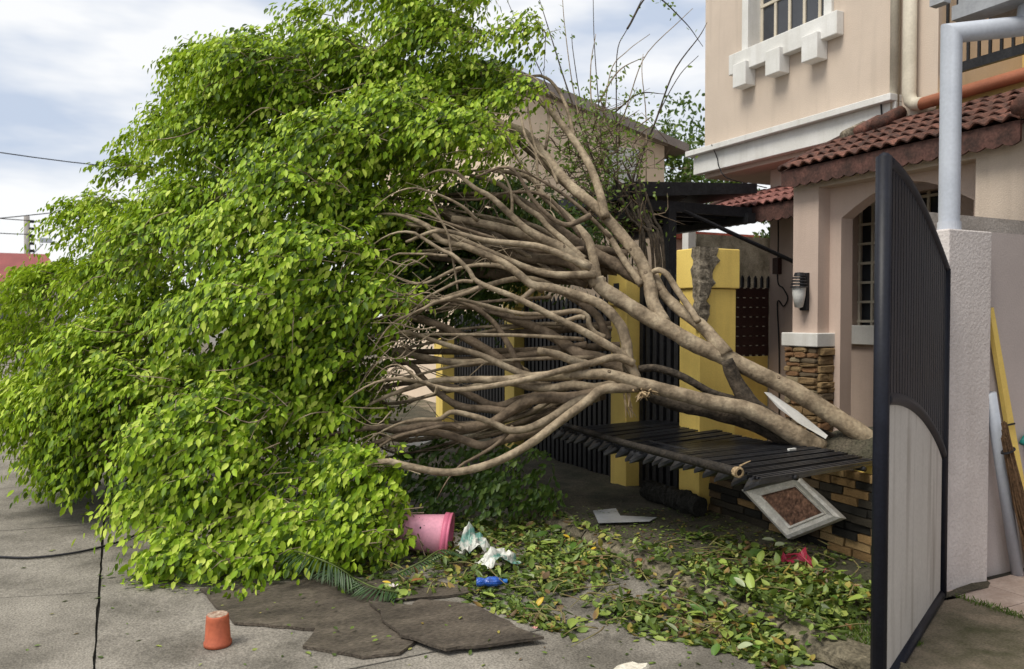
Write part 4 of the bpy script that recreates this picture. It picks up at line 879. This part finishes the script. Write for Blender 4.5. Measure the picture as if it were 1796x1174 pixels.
bo = leaves_obj('foliage', leaf_mat('bush_leaf', [(0, (0.06, 0.11, 0.02)), (.5, (.14, .22, .04)), (1, (.28, .36, .09))], trans=.35), leaf_verts(bl, rnd3(n)+np.array([0, 0, -.3]), rnd3(n)+np.array([0, 0, .8]), rng.uniform(.03, .065, n), rng.uniform(.018, .032, n), rng.uniform(0, .2, n)), vb); bo['kind'] = 'stuff'
mb = MB()
for _ in range(230):
    x, y = random.gauss(1045, 45), random.gauss(310, 70); d = random.uniform(6.9, 7.8)
    if y < 180 or x < 950: continue
    a = at(x, y, d); mb.tube(smoothpath([a, a+Vector((random.gauss(0, .1), random.gauss(0, .1), random.uniform(-.1, .12))), a+Vector((random.gauss(0, .2), random.gauss(0, .2), random.uniform(-.3, .25)))], 6), [.006, .006, .005, .004, .003, .002], 4)
tw = mb.build('tangle', bark2, vb, smooth=True); tw['kind'] = 'stuff'
for _ in range(12):
    a = at(random.uniform(1075, 1130), random.uniform(300, 360), 7.2); b = at(random.uniform(1120, 1165), 455, 7.1)
    MB().tube(smoothpath([a, a.lerp(b, .5)+Vector((random.uniform(-.06, .06), 0, .02)), b, (b.x+.05, b.y, .0)], 16), .014, 6).build('shoot', rotwood, vb, smooth=True)

def bgtree(px, py, Y, rx, rz, label, seed, n=5200):
    r_ = random.Random(seed); c = onY(px, py, Y); t = thing('tree', (c.x, Y, 0), label, 'tree')
    MB().tube(smoothpath([(c.x, Y, 0), (c.x+.1, Y, c.z*.5), (c.x, Y, c.z)], 12), list(np.linspace(.13, .06, 12)), 8).build('trunk', bark2, t, smooth=True)
    pos = []
    lb = [(np.array([c.x+r_.uniform(-rx, rx), Y+r_.uniform(-rx, rx), c.z+r_.uniform(-rz, rz)]), r_.uniform(.3, .55)*rx) for _ in range(26)]
    for l_, q in lb: pos.append(l_ + unit(rnd3(n//26))*q*rng.uniform(.5, 1.0, (n//26, 1)))
    pos = np.vstack(pos); m_ = len(pos)
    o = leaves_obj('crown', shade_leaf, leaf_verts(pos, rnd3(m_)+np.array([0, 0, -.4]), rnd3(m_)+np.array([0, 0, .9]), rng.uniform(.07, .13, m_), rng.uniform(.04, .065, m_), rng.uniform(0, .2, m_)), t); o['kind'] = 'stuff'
bgtree(1205, 285, 11.2, 1.0, .62, 'small dark green tree between the neighbouring house and the salmon house', 5)
bgtree(1375, 390, 8.6, .35, .4, 'small leafy tree under the side tiled roof', 9, 1600)

# ================================================================== DEBRIS
def flatpoly(pxs, z, th, jitter=0, zf=None):
    p = [onZ(x, y, z) for x, y in pxs]; return p
def board(pxs, z0, label, th=.014, amp=.02):
    P = np.array([[q.x, q.y] for q in flatpoly(pxs, z0, th)]); Q = []
    for a, b in zip(P, np.roll(P, -1, 0)):
        n_ = max(2, int(np.linalg.norm(b-a)/.07))
        for k in range(n_): Q.append(a+(b-a)*k/n_+np.array([random.gauss(0, .006), random.gauss(0, .006)]))
    Q = np.array(Q); c = Q.mean(0); mb = MB()
    rings = [1.0, .75, .5, .25]; zz = lambda p: z0+abs(amp*(mn.noise((p[0]*1.3, p[1]*1.3, z0*40))+.15*mn.noise((p[0]*5, p[1]*5, 2))))
    vs_ = []; n_ = len(Q)
    for s in rings:
        for p in Q: w_ = c+(p-c)*s; vs_.append((w_[0], w_[1], zz(w_)+th))
    vs_.append((c[0], c[1], zz(c)+th))
    for p in Q: vs_.append((p[0], p[1], zz(p)))
    fs_ = [(r2*n_+k, r2*n_+(k+1) % n_, (r2+1)*n_+(k+1) % n_, (r2+1)*n_+k) for r2 in range(3) for k in range(n_)] + [(3*n_+k, 3*n_+(k+1) % n_, 4*n_) for k in range(n_)] + [(k, 4*n_+1+k, 4*n_+1+(k+1) % n_, (k+1) % n_) for k in range(n_)]
    fs_.append(tuple(range(4*n_+1, 5*n_+1)))
    return tag(mb.add(vs_, fs_).build('broken_board', board_m, None), label, 'board', 'broken boards lying on the road')
board([(352, 1038), (378, 1066), (412, 1096), (556, 1108), (530, 1138), (600, 1150), (640, 1156), (700, 1150), (735, 1122), (700, 1085), (655, 1058), (780, 1050), (840, 1040), (760, 1022), (560, 1020)], .004, 'long wet brown board lying on the road behind the small orange pot', amp=.012)
board([(648, 1060), (720, 1068), (735, 1056), (818, 1062), (862, 1080), (905, 1105), (952, 1124), (860, 1136), (780, 1144), (705, 1122), (672, 1090)], .020, 'smaller brown board overlapping the long one beside the leaf litter', amp=.018)

# orange pot upside down
pc = onZ(382, 1131, 0.003); pot = thing('plant_pot', pc, 'small orange plastic plant pot standing upside down on the road', 'pot')
MB().lathe([(.0585, 0), (.0635, .002), (.0635, .018), (.0585, .022), (.052, .125), (.050, .140), (.047, .145), (.04, .143), (.0, .1425)], 32, pc).build('body', terracotta, pot, smooth=True)
MB().lathe([(.0, .1445), (.030, .146), (.044, .1462), (.046, .1452)], 20, pc).build('dirt', M('pale_dirt', (0.45, 0.35, 0.27), (0.22, 0.12, 0.08), scale=40, rough=.95, bump=.8), pot)
# pink bucket on its side
b0, b1 = at(700, 930, 5.08), at(791, 941, 5.06); ax = (b1-b0).normalized(); b1.z = max(b1.z, .15)
bk_ = thing('bucket', (b1.x, b1.y, .0), 'pink plastic bucket lying on its side half under the crown', 'bucket')
Lb = (b1-b0).length
MB().lathe([(.0, 0), (.095, 0), (.102, .01), (.135, Lb-.045), (.131, Lb-.04), (.098, .02), (.0, .02)], 36, b0, ax).build('body', pink_m, bk_, smooth=True)
MB().lathe([(.134, Lb-.05), (.149, Lb-.048), (.149, Lb-.018), (.144, Lb-.016), (.151, Lb-.010), (.151, Lb), (.143, Lb+.002), (.131, Lb-.01), (.131, Lb-.05)], 36, b0, ax).build('rim', pinkrim, bk_, smooth=True)
mb = MB()
for k in range(14):
    a = random.uniform(2.2, 4.6); s = random.uniform(.08, Lb-.06); u0 = ax.orthogonal().normalized()
    # dirt specks on the side that faces the street
    dv_ = (Vector((-.35, -.75, .45))+Vector((random.gauss(0, .35), random.gauss(0, .2), random.gauss(0, .4)))); dv_ = (dv_-ax*dv_.dot(ax)).normalized()
    r_ = .102+.033*s/Lb; mb.lathe([(0, .003), (random.uniform(.004, .012), .0), (.003, -.002)], 6, b0+ax*s+dv_*r_, dv_)
mb.build('mud_specks', gap_m, bk_)
# crumpled sheet
def crumple(c, sx, sy, h, mat, name, label, cat, nx=14, ny=10, seed=0, rot=0):
    vs_ = []
    for j in range(ny+1):
        for i in range(nx+1):
            u, v = i/nx-.5, j/ny-.5; x, y = u*sx, v*sy
            z = h*(.55*(1-4*u*u)*(1-3*v*v)+.55*mn.noise((u*3.2+seed, v*3.2, seed))+.28*abs(mn.noise((u*7, v*7+seed, 1.7)))); z = max(z, .0)
            x += .12*sx*mn.noise((u*5, v*5, seed+3)); y += .12*sy*mn.noise((u*5, v*5, seed+6))
            vs_.append((c.x+x*math.cos(rot)-y*math.sin(rot), c.y+x*math.sin(rot)+y*math.cos(rot), c.z+z+.004))
    o = MB().add(vs_, [(j*(nx+1)+i, j*(nx+1)+i+1, (j+1)*(nx+1)+i+1, (j+1)*(nx+1)+i) for j in range(ny) for i in range(nx)]).build(name, mat, None, smooth=False)
    md = o.modifiers.new('solid', 'SOLIDIFY'); md.thickness = .002
    return tag(o, label, cat)
bagm = M('printed_plastic', (0.60, 0.60, 0.55), (0.14, 0.30, 0.25), (0.55, 0.54, 0.49), scale=9, rough=.4, spec=.5, lo=.42, hi=.56)
crumple(onZ(828, 972, .04), .20, .13, .20, bagm, 'plastic_bag', 'crumpled white and green plastic bag beside the pink bucket', 'bag', seed=2.2)
crumple(onZ(874, 988, .05), .24, .14, .11, bagm, 'plastic_bag', 'flatter white and green plastic scrap right of the crumpled bag', 'bag', seed=5.1)
# blue bottle
a, b = onZ(835, 1026, .05), onZ(890, 1024, .05); ax = (b-a).normalized(); bt = thing('bottle', (a.x, a.y, .02), 'crushed blue plastic bottle lying in the leaf litter', 'bottle'); a.z = b.z = .065
MB().lathe([(0, 0), (.024, .002), (.026, .02), (.019, .05), (.027, .07), (.027, .115), (.016, .14), (.010, .15), (0, .152)], 12, a, ax).build('body', M('blue_film', (0.02, 0.10, 0.46), (0.012, 0.05, 0.25), scale=30, rough=.25, spec=.6, bump=.6), bt)
MB().lathe([(0, .15), (.012, .152), (.012, .175), (0, .177)], 10, a, ax).build('cap', M('blue_cap', (0.03, 0.16, 0.5), rough=.4), bt)
# red pot fragment by the wall
cpt = onZ(1408, 998, .075); rp_ = thing('broken_pot', cpt, 'broken crimson plastic pot lying at the foot of the brick wall', 'pot')
crim = M('crimson_plastic', (0.38, 0.03, 0.065), (0.25, 0.02, 0.04), scale=10, rough=.4)
n1, n2 = 16, 10; vs_ = []
for i in range(n2+1):
    for k in range(n1+1):
        u, v = k/n1-.5, i/n2-.5; q = mn.noise((u*4, v*4, 3.3))
        vs_.append(cpt+Vector((.10*v+.03*q, .27*u+.03*mn.noise((u*5, v*5, 9)), max(-.03, .11*(.5+math.cos(u*9)*.5)*(1-2.6*v*v)+.05*q+.025*abs(mn.noise((u*11, v*11, 1)))))))
fo = MB().add(vs_, [(i*(n1+1)+k, i*(n1+1)+k+1, (i+1)*(n1+1)+k+1, (i+1)*(n1+1)+k) for i in range(n2) for k in range(n1)]).build('shell', crim, rp_); md = fo.modifiers.new('s', 'SOLIDIFY'); md.thickness = .004
MB().tube(smoothpath([cpt+Vector((-.05, -.11, .06)), cpt+Vector((-.06, -.03, .10)), cpt+Vector((-.05, .05, .075)), cpt+Vector((-.02, .11, .05))], 14), .006, 6).build('rim', crim, rp_, smooth=True)
# diamond frame
F = [onX(1400, 834, 4.035), onX(1479, 909, 3.99), onX(1385, 946, 3.95), onX(1304, 860, 3.99)]
fc = sum(F, Vector())/4; fr_ = thing('diamond_frame', F[2], 'white moulded diamond-shaped frame with a brown centre leaning on the brick wall', 'frame')
def ring(s0, s1, t0, t1, mat, name):
    nn_ = (F[1]-F[3]).cross(F[0]-F[2]).normalized(); nn_ = -nn_ if nn_.x > 0 else nn_
    o = [fc+(p-fc)*s0+nn_*t0 for p in F]; i_ = [fc+(p-fc)*s1+nn_*t1 for p in F]; ob = [fc+(p-fc)*s0-nn_*.03 for p in F]; ib = [fc+(p-fc)*s1-nn_*.03 for p in F]
    fs_ = []
    for k in range(4):
        q = (k+1) % 4; fs_ += [(k, q, 4+q, 4+k), (8+k, 12+k, 12+q, 8+q), (k, 8+k, 8+q, q), (4+k, 4+q, 12+q, 12+k)]
    return MB().add(o+i_+ob+ib, fs_).build(name, mat, fr_)
plaster = M('old_white_plaster', (0.76, 0.74, 0.69), (0.60, 0.57, 0.51), scale=14, rough=.8, bump=.3, fine=.08)
ring(1.0, .90, .020, .034, plaster, 'outer_moulding'); ring(.895, .70, .026, .004, plaster, 'middle_moulding'); ring(.695, .62, .016, .008, plaster, 'inner_moulding')
nn_ = (F[1]-F[3]).cross(F[0]-F[2]).normalized(); nn_ = -nn_ if nn_.x > 0 else nn_
MB().prism([fc+(p-fc)*.63-nn_*.004 for p in F], -nn_*.012).build('centre_board', M('brown_rubble', (0.30, 0.165, 0.11), (0.10, 0.055, 0.04), (0.2, .11, .075), scale=26, rough=.95, bump=1.0, bscale=45, fine=.3), fr_)
# white foam pieces
def chunk(px, py, sx, sy, h, label, seed):
    c = onZ(px, py, .03); n_ = 12; r_ = random.Random(seed); top = []; bot = []
    for k in range(n_):
        a = 2*math.pi*k/n_; q = r_.uniform(.75, 1.1); top.append((c.x+sx*q*.86*math.cos(a), c.y+sy*q*.86*math.sin(a), (.03 if h > .015 else .006)+h*r_.uniform(.8, 1.1))); bot.append((c.x+sx*q*math.cos(a), c.y+sy*q*math.sin(a), .0))
    o = MB().add(top+bot, [tuple(range(n_)), tuple(range(n_, 2*n_))[::-1]]+[(k, n_+k, n_+(k+1) % n_, (k+1) % n_) for k in range(n_)]).build('foam_piece', M('foam', (0.70, 0.66, 0.57), (0.55, 0.50, 0.41), scale=20, rough=.9, bump=.5), None)
    return tag(o, label, 'foam', 'pale broken foam pieces')
chunk(1502, 1045, .085, .05, .05, 'pale foam lump in the litter near the gate', 1); chunk(1105, 1166, .10, .055, .012, 'flat pale foam flake on the road at the bottom edge', 2)
chunk(1380, 1056, .05, .03, .02, 'small white scrap in the litter left of the gate', 3); chunk(1296, 947, .035, .025, .015, 'tiny white scrap on the soil below the diamond frame', 4)
# bent metal sheet, coir roll, extra white sheets
ms_ = [onZ(x, y, .07) for x, y in ((1040, 897), (1080, 893), (1088, 906), (1152, 909), (1140, 915), (1050, 918))]
sh_ = MB().prism(ms_, (0, 0, .006)); so = sh_.build('metal_sheet', M('pale_metal', (0.55, 0.57, 0.60), rough=.35, metal=.3, fine=.05), None); tag(so, 'bent pale metal sheet lying on the dark soil', 'sheet')
c0, c1 = onZ(1112, 868, .10), onZ(1204, 900, .10); c0.x = c1.x = 3.86; rl_ = smoothpath([c0, (c0+c1)/2, c1], 40)
ro = thing('coir_roll', ((c0+c1)/2).to_tuple()[:2]+(0.02,), 'rough black fibre roll lying between the yellow pillars', 'roll')
MB().tube([Vector((p[0], p[1], .13)) for p in rl_], [.078+random.uniform(-.01, .01) for _ in rl_], 16, wob=.12).build('body', M('black_fibre', (0.032, 0.03, 0.026), (0.012, 0.012, 0.01), scale=40, rough=.9, bump=1.0, bscale=90, fine=.3), ro)
def slab_(pxs, d, label, mat, name='white_sheet', th=.012):
    p = [at(x, y, dd_) for (x, y), dd_ in zip(pxs, d)]
    return tag(MB().prism(p, (0.004, .012, .004)).build(name, mat, None), label, 'sheet')
slab_([(1341, 689), (1352, 690), (1400, 722), (1452, 764), (1448, 770), (1400, 742), (1365, 716)], [5.42, 5.42, 5.36, 5.30, 5.30, 5.36, 5.40], 'long white gutter strip jammed under the upper trunk', white_p, 'gutter_strip')
structure('far_pavement', MB().box(2.99, 4.3, 20, 60, 0, .08), apron_m)
tag(MB().prism([onZ(x, y, .35) for x, y in ((700, 772), (740, 768), (760, 775), (735, 786), (705, 784))], (0, 0, .02)).build('white_sheet', paper_white, None), 'white sheet glimpsed behind the lower branches', 'sheet')
# cable on the road
tag(MB().tube(smoothpath([onZ(-60, 974, .012), onZ(0, 977, .012), onZ(60, 978, .012), onZ(140, 968, .012), onZ(210, 950, .012), onZ(258, 928, .012), onZ(330, 890, .012)], 50), .0075, 7).build('fallen_cable', black, None, smooth=True), 'black fallen cable curving across the road into the crown', 'cable')
tag(MB().tube(smoothpath([at(-60, 745, 6.9), at(0, 726, 6.7), at(60, 713, 6.5), at(150, 690, 6.6)], 20), .009, 6).build('hanging_cable', black, None, smooth=True), 'black cable running into the left side of the crown above the road', 'cable')
# broom, tall pot and yellow scrap behind the crown
bc = onZ(48, 806, .0); br = thing('broom', bc, 'broom with brown bristles and yellow head on the road at the left', 'broom')
mb = MB()
for k in range(90):
    u = random.uniform(-1, 1); mb.tube([bc+Vector((.10+.02*u, .02, .26))+Vector((u*.03, random.uniform(-.02, .02), 0)), bc+Vector((u*.06-.04, random.uniform(-.03, .03), random.uniform(.0, .02)))], [.004, .003], 4)
mb.build('bristles', M('bristle', (0.16, 0.085, 0.045), rough=.9), br)
MB().tube([bc+Vector((.08, .02, .20)), bc+Vector((.13, .03, .30))], [.055, .03], 10).build('head', yellow, br)
MB().tube([bc+Vector((.13, .03, .30)), bc+Vector((.62, .10, 1.35))], .013, 8).build('handle', M('handle_wood', (0.36, 0.24, 0.12), rough=.7), br)
tp = onZ(240, 845, 0.0); tpp = thing('tall_pot', tp, 'brown-red tall planter standing on the road behind the crown', 'pot')
MB().lathe([(.0, .0), (.07, .0), (.12, .30), (.135, .31), (.135, .35), (.115, .35), (.10, .28), (0, .27)], 20, tp).build('body', M('clay_pot', (0.22, 0.075, 0.045), (0.15, .05, .03), scale=8, rough=.8), tpp, smooth=True)
yb = onZ(222, 872, 0.0); tag(MB().lathe([(0, .0), (.05, .0), (.062, .05), (.055, .055), (.04, .01)], 12, yb, (0, 0, 1)).build('yellow_dish', yellow, None, smooth=True), 'small yellow dish on the road peeking out beside the crown', 'dish')
# things leaning in the corner by the wall
pl = thing('yellow_plank', (4.85, 2.70, .06), 'yellow plank leaning in the corner behind the gate pier', 'plank')
MB().prism([(4.385, 2.742, 1.58), (4.42, 2.742, 1.60), (4.90, 2.742, .065), (4.82, 2.742, .06)], (0, -.025, 0)).build('board', yellow, pl)
MB().tube([(4.50, 2.715, .92), (4.62, 2.71, .93)], .006, 5).build('tie_wire', black, pl)
gpz = thing('grey_tube', (4.62, 2.68, .06), 'pale grey plastic tube leaning behind the gate pier', 'tube')
MB().tube([(4.37, 2.70, 1.12), (4.62, 2.68, .06)], .032, 12).build('tube_body', greypipe, gpz, smooth=True)
bs = thing('stick_broom', (4.68, 2.60, .06), 'bundle broom of brown sticks propped against the wall by the pier', 'broom')
mb = MB()
for k in range(120):
    u, v = random.gauss(0, 1), random.gauss(0, 1)
    mb.tube([(4.385+.006*u, 2.63+.006*v, .92+random.uniform(-.05, .05)), (4.52+.02*u, 2.62+.012*v, .5), (4.70+.05*u, 2.60+.02*v, .075+random.uniform(0, .06))], [.003, .003, .002], 4)
mb.build('sticks', M('broom_stick', (0.20, 0.12, 0.065), (0.09, .055, .03), scale=30, rough=.9), bs)
MB().tube([(4.425+.045*math.cos(a), 2.628+.022*math.sin(a), .80+.012*math.cos(a)) for a in np.linspace(0, 6.28, 16)], .007, 5).build('binding', black, bs)
rk = thing('teal_rake', (4.86, 2.70, .06), 'tool with a teal handle head leaning on the mauve wall', 'tool')
MB().tube([(4.80, 2.74, .80), (4.97, 2.68, .06)], .012, 8).build('pole', M('steel_pole', (0.16, 0.18, 0.2), rough=.4, metal=.5), rk)
MB().tube([(4.735, 2.735, .80), (4.77, 2.735, .835), (4.83, 2.735, .83), (4.87, 2.735, .79)], .016, 8).build('grip', M('teal', (0.02, 0.22, 0.2), rough=.5), rk, smooth=True)
gc = onX(1483, 750, 4.75); cl = thing('grey_cloth', (gc.x, gc.y, .5), 'grey rag standing up behind the tree base', 'rag')
MB().lathe([(.075, 0), (.07, .08), (.055, .15), (.03, .2), (.004, .235)], 9, (gc.x, gc.y, .48), (-.1, .1, 1)).build('fold', M('grey_rag', (0.28, 0.26, 0.24), (.18, .165, .15), scale=12, rough=.95), cl)
tag(MB().prism([(4.5, 3.12, .5), (5.2, 3.12, .5), (5.2, 3.12, .60), (4.5, 3.12, .58)], (0, .3, 0)).build('maroon_board', M('maroon_paint', (0.13, 0.035, 0.03), rough=.6), None), 'dark maroon board lying behind the tree base by the gate', 'board')
sb = onZ(1389, 790, .69); tag(MB().prism([sb+Vector(v) for v in ((-.03, -.008, .0), (.03, -.008, 0), (.034, 0, 0), (.03, .01, 0), (-.03, .01, 0))], (0, 0, .012)).build('white_chip', paper_white, None), 'small white chip lying on the flattened black fence', 'chip')

# cycad fronds below the crown
def frond(path, L, label, name='palm_frond'):
    q = smoothpath(path, 30); t = thing(name, tuple(q[0]), label, 'frond', 'dark green cycad fronds under the crown')
    MB().tube(q, list(np.linspace(.007, .002, 30)), 6).build('rachis', M('rachis', (0.09, 0.12, 0.03), rough=.6), t, smooth=True)
    P_, D_, N_, ln_ = [], [], [], []
    for i in np.linspace(1, 28, 56):
        k = int(i); p = np.array(q[k]); tan = unit((np.array(q[k+1])-np.array(q[k-1]))[None])[0]; sd = np.cross(tan, [0, 0, 1]); sd /= max(np.linalg.norm(sd), 1e-6)
        for s in (-1, 1): P_.append(p); D_.append(tan*.35+sd*s*.9+np.array([0, 0, -.35])+rng.normal(size=3)*.06); N_.append(np.array([0, 0, 1.])+sd*s*.4); ln_.append(L*(1-.6*abs(i/29-.45)))
    n = len(P_); o = leaves_obj('leaflets', cycad_m, np.maximum(leaf_verts(np.array(P_), np.array(D_), np.array(N_), np.array(ln_), np.full(n, .011), np.full(n, .1)), np.array([-99, -99, .012])), t); o['kind'] = 'stuff'
frond([at(490, 960, 4.75), onZ(545, 975, .20), onZ(600, 1000, .14), onZ(640, 1032, .03)], .16, 'dark cycad frond drooping from under the crown onto the board')
frond([onZ(700, 1040, .04), onZ(655, 1030, .08), onZ(610, 1010, .09), onZ(560, 1000, .08)], .12, 'cycad frond lying flat at the edge of the board')
frond([onZ(690, 1010, .05), onZ(740, 985, .12), onZ(775, 965, .15), onZ(815, 975, .08)], .07, 'narrow frond lying in front of the pink bucket')

# ================================================================== LEAF LITTER
LIT = np.array([(600, 985), (690, 1045), (800, 1030), (850, 1055), (930, 1085), (1010, 1108), (1180, 1108), (1290, 1135), (1380, 1168), (1440, 1140), (1500, 1130), (1556, 1100), (1556, 990), (1450, 950), (1330, 955), (1180, 935), (1040, 925), (950, 905), (860, 890), (700, 890), (640, 940)], float)
def gz_(x, y): return soilz(x, y) if 2.97 < x < 4.08 and y > 2.62 else (.085 if 2.82 < x <= 2.97 else 0.002)
def scatter(n, size, hmax, poly=LIT, zadd=0.0):
    P_ = []
    while len(P_) < n:
        x, y = random.uniform(poly[:, 0].min(), poly[:, 0].max()), random.uniform(poly[:, 1].min(), poly[:, 1].max())
        if not inside(x, y, poly): continue
        g = onZ(x, y, .04)
        if g.x > 4.03: continue
        dens = .54+1.45*mn.noise((g.x*2.1, g.y*2.1, 5)) - (.75 if g.x > 3.02 and g.y > 3.75 else 0) - (.3 if g.x > 3.55 else 0) + (.25 if 2.2 < g.x < 2.9 else 0) - (.35 if 2.8 < g.x < 2.99 else 0)
        if random.random() > dens: continue
        e = min(1, edge_dist(x, y, poly)/60)
        P_.append((g.x, g.y, gz_(g.x, g.y)+.004+random.random()**1.5*hmax*e+zadd))
    P_ = np.array(P_); D_ = rnd3(n)*np.array([1, 1, .32]); N_ = rnd3(n)*.42+np.array([0, 0, 1.])
    ln_ = rng.uniform(*size, n); V_ = leaf_verts(P_, D_, N_, ln_, ln_*rng.uniform(.45, .7, n), rng.uniform(-.5, .6, n))
    zg = P_[:, 2].min(); V_[:, :, 2] = np.maximum(V_[:, :, 2], np.array([gz_(a, b) for a, b in P_[:, :2]])[:, None]+.003)
    return P_, D_, N_, ln_, V_
_, _, _, _, V1 = scatter(9200, (.020, .072), .08)
lit = leaves_obj('leaf_litter', litter_m, V1); tag(lit, 'thick litter of torn green leaves over the kerb and soil', 'leaf litter', kind='stuff')
# scattered crumbs on the road, boards and soil
cr_ = []
for _ in range(700):
    x, y = random.uniform(-40, 1300), random.uniform(880, 1174)
    g = onZ(x, y, .0)
    if inside(x, y) and y < 1000: continue
    if random.random() < np.interp(x, [0, 500, 900, 1300], [.10, .25, .7, 1]): cr_.append((g.x, g.y, gz_(g.x, g.y)+(.04 if 360 < x < 950 and 1040 < y < 1140 else .004)))
for _ in range(2300):
    x, y = random.uniform(950, 1560), random.uniform(895, 1000); g = onZ(x, y, .05)
    if 2.9 < g.x < 4.04: cr_.append((g.x, g.y, gz_(g.x, g.y)+.006))
cr_ = np.array(cr_); n = len(cr_); lc = rng.uniform(.012, .04, n)
tag(leaves_obj('leaf_crumbs', litter_m, leaf_verts(cr_, rnd3(n)*np.array([1, 1, .12]), rnd3(n)*.25+np.array([0, 0, 1.]), lc, lc*.55, rng.uniform(0, .1, n))), 'small torn leaf bits scattered over road and soil', 'leaf litter', kind='stuff')
# moss and grass along the kerb
gp_ = []
while len(gp_) < 5200:
    x, y = random.uniform(2.97, 3.5), random.uniform(2.3, 3.25)
    if abs(x-3.12-.12*mn.noise((y*3, 0, 0))) < .12+.08*mn.noise((x*5, y*5, 2)): gp_.append((x, y, gz_(x, y) if y > 2.62 else .05))
for _ in range(900): gp_.append((random.gauss(3.99, .02), random.uniform(1.6, 2.62), .05))
gp_ = np.array(gp_); n = len(gp_); lg = rng.uniform(.012, .035, n)
tag(leaves_obj('grass', leaf_mat('grass_blade', [(0, (.04, .075, .012)), (1, (.13, .19, .035))], trans=.2), leaf_verts(gp_, rnd3(n)*.5+np.array([0, 0, 1.]), rnd3(n), lg, lg*.22, rng.uniform(0, .3, n))), 'short moss and grass growing along the kerb', 'grass', kind='stuff')
# larger leaves one can pick out
kinds = [('pale green', (0.27, 0.35, 0.07), 70), ('deep green', (0.07, 0.14, 0.02), 55), ('yellow', (0.62, 0.42, 0.03), 10), ('brown', (0.24, 0.10, 0.035), 12), ('grey-green', (0.30, 0.34, 0.20), 14)]
broad = MB(); nseg = 7; vv = []
for i in range(nseg+1):
    t = i/nseg; w_ = .30*math.sin(math.pi*min(1, t*.93+.05))**.8*(1-.25*t); z_ = .10*math.sin(t*2.6)-.05
    vv += [(t, -w_, z_+.06), (t, -w_*.5, z_+.02), (t, 0, z_), (t, w_*.5, z_+.02), (t, w_, z_+.06)]
broad.add(vv, [(i*5+k, i*5+k+1, (i+1)*5+k+1, (i+1)*5+k) for i in range(nseg) for k in range(4)])
for (nm, c, cnt) in kinds:
    me = mesh_of(broad, 'fallen_leaf', leaf_mat('fallen_'+nm, [(0, tuple(v*.75 for v in c)), (1, tuple(v*1.2 for v in c))], rough=.45, trans=.1), smooth=True)
    P_, D_, N_, ln_, _ = scatter(cnt, (.065, .115) if cnt > 20 else (.05, .085), .05, zadd=.03)
    for p, l_ in zip(P_, ln_):
        o = piece(me, 'fallen_leaf', None, p, (random.gauss(0, .3), random.gauss(0, .3), random.uniform(0, 6.28)), (l_, l_*random.uniform(.7, 1.15), l_))
        wh = 'beside the blue bottle' if (p[0]-bt.location.x)**2+(p[1]-bt.location.y)**2 < .12 else 'by the broken boards' if p[0] < 2.1 else 'near the open gate' if p[1] < 2.95 and p[0] > 2.6 else 'on the soil near the brick wall' if p[0] > 3.35 else 'on the road side of the kerb' if p[0] < 2.8 else 'on top of the kerb' if p[0] < 3.0 else 'on the soil just behind the kerb'
        tag(o, 'large %s leaf lying %s' % (nm, wh), 'leaf', '%s leaves %s' % (nm, wh))
mb = MB()
for _ in range(90):
    x, y = random.uniform(700, 1500), random.uniform(960, 1110)
    if not inside(x, y, LIT): continue
    g = onZ(x, y, .06); a = random.uniform(0, 6.28); L_ = random.uniform(.08, .35); zz = gz_(g.x, g.y)+random.uniform(.03, .08)
    v = Vector((math.cos(a), math.sin(a), 0)); g.z = zz
    mb.tube(smoothpath([g, g+v*L_*.5+Vector((random.gauss(0, .03), random.gauss(0, .03), .02)), g+v*L_], 7), [.004, .004, .0035, .003, .003, .002, .0015], 5)
tag(mb.build('twig_litter', M('green_stalk', (0.22, 0.22, 0.08), (.15, .10, .05), scale=9, rough=.8), None, smooth=True), 'thin stalks and twigs strewn through the leaf litter', 'twigs', kind='stuff')
# white blossom and pink bud
for (px, py, c, nm) in ((690, 1030, (0.75, 0.66, 0.66), 'white blossom'), (938, 1103, (0.72, 0.32, 0.30), 'pink bud')):
    g = onZ(px, py, .035); mb = MB()
    for k in range(5):
        a = k*1.257; v = Vector((math.cos(a), math.sin(a), .5)); s = Vector((-math.sin(a), math.cos(a), 0)); R_ = .02 if nm[0] == 'w' else .011
        mb.add([g, g+v*R_+s*R_*.5, g+v*R_*1.5, g+v*R_-s*R_*.5], [(0, 1, 2, 3)])
    tag(mb.build('blossom', M(nm.replace(' ', '_'), c, rough=.6), None), '%s lying on the edge of the board' % nm, 'flower')
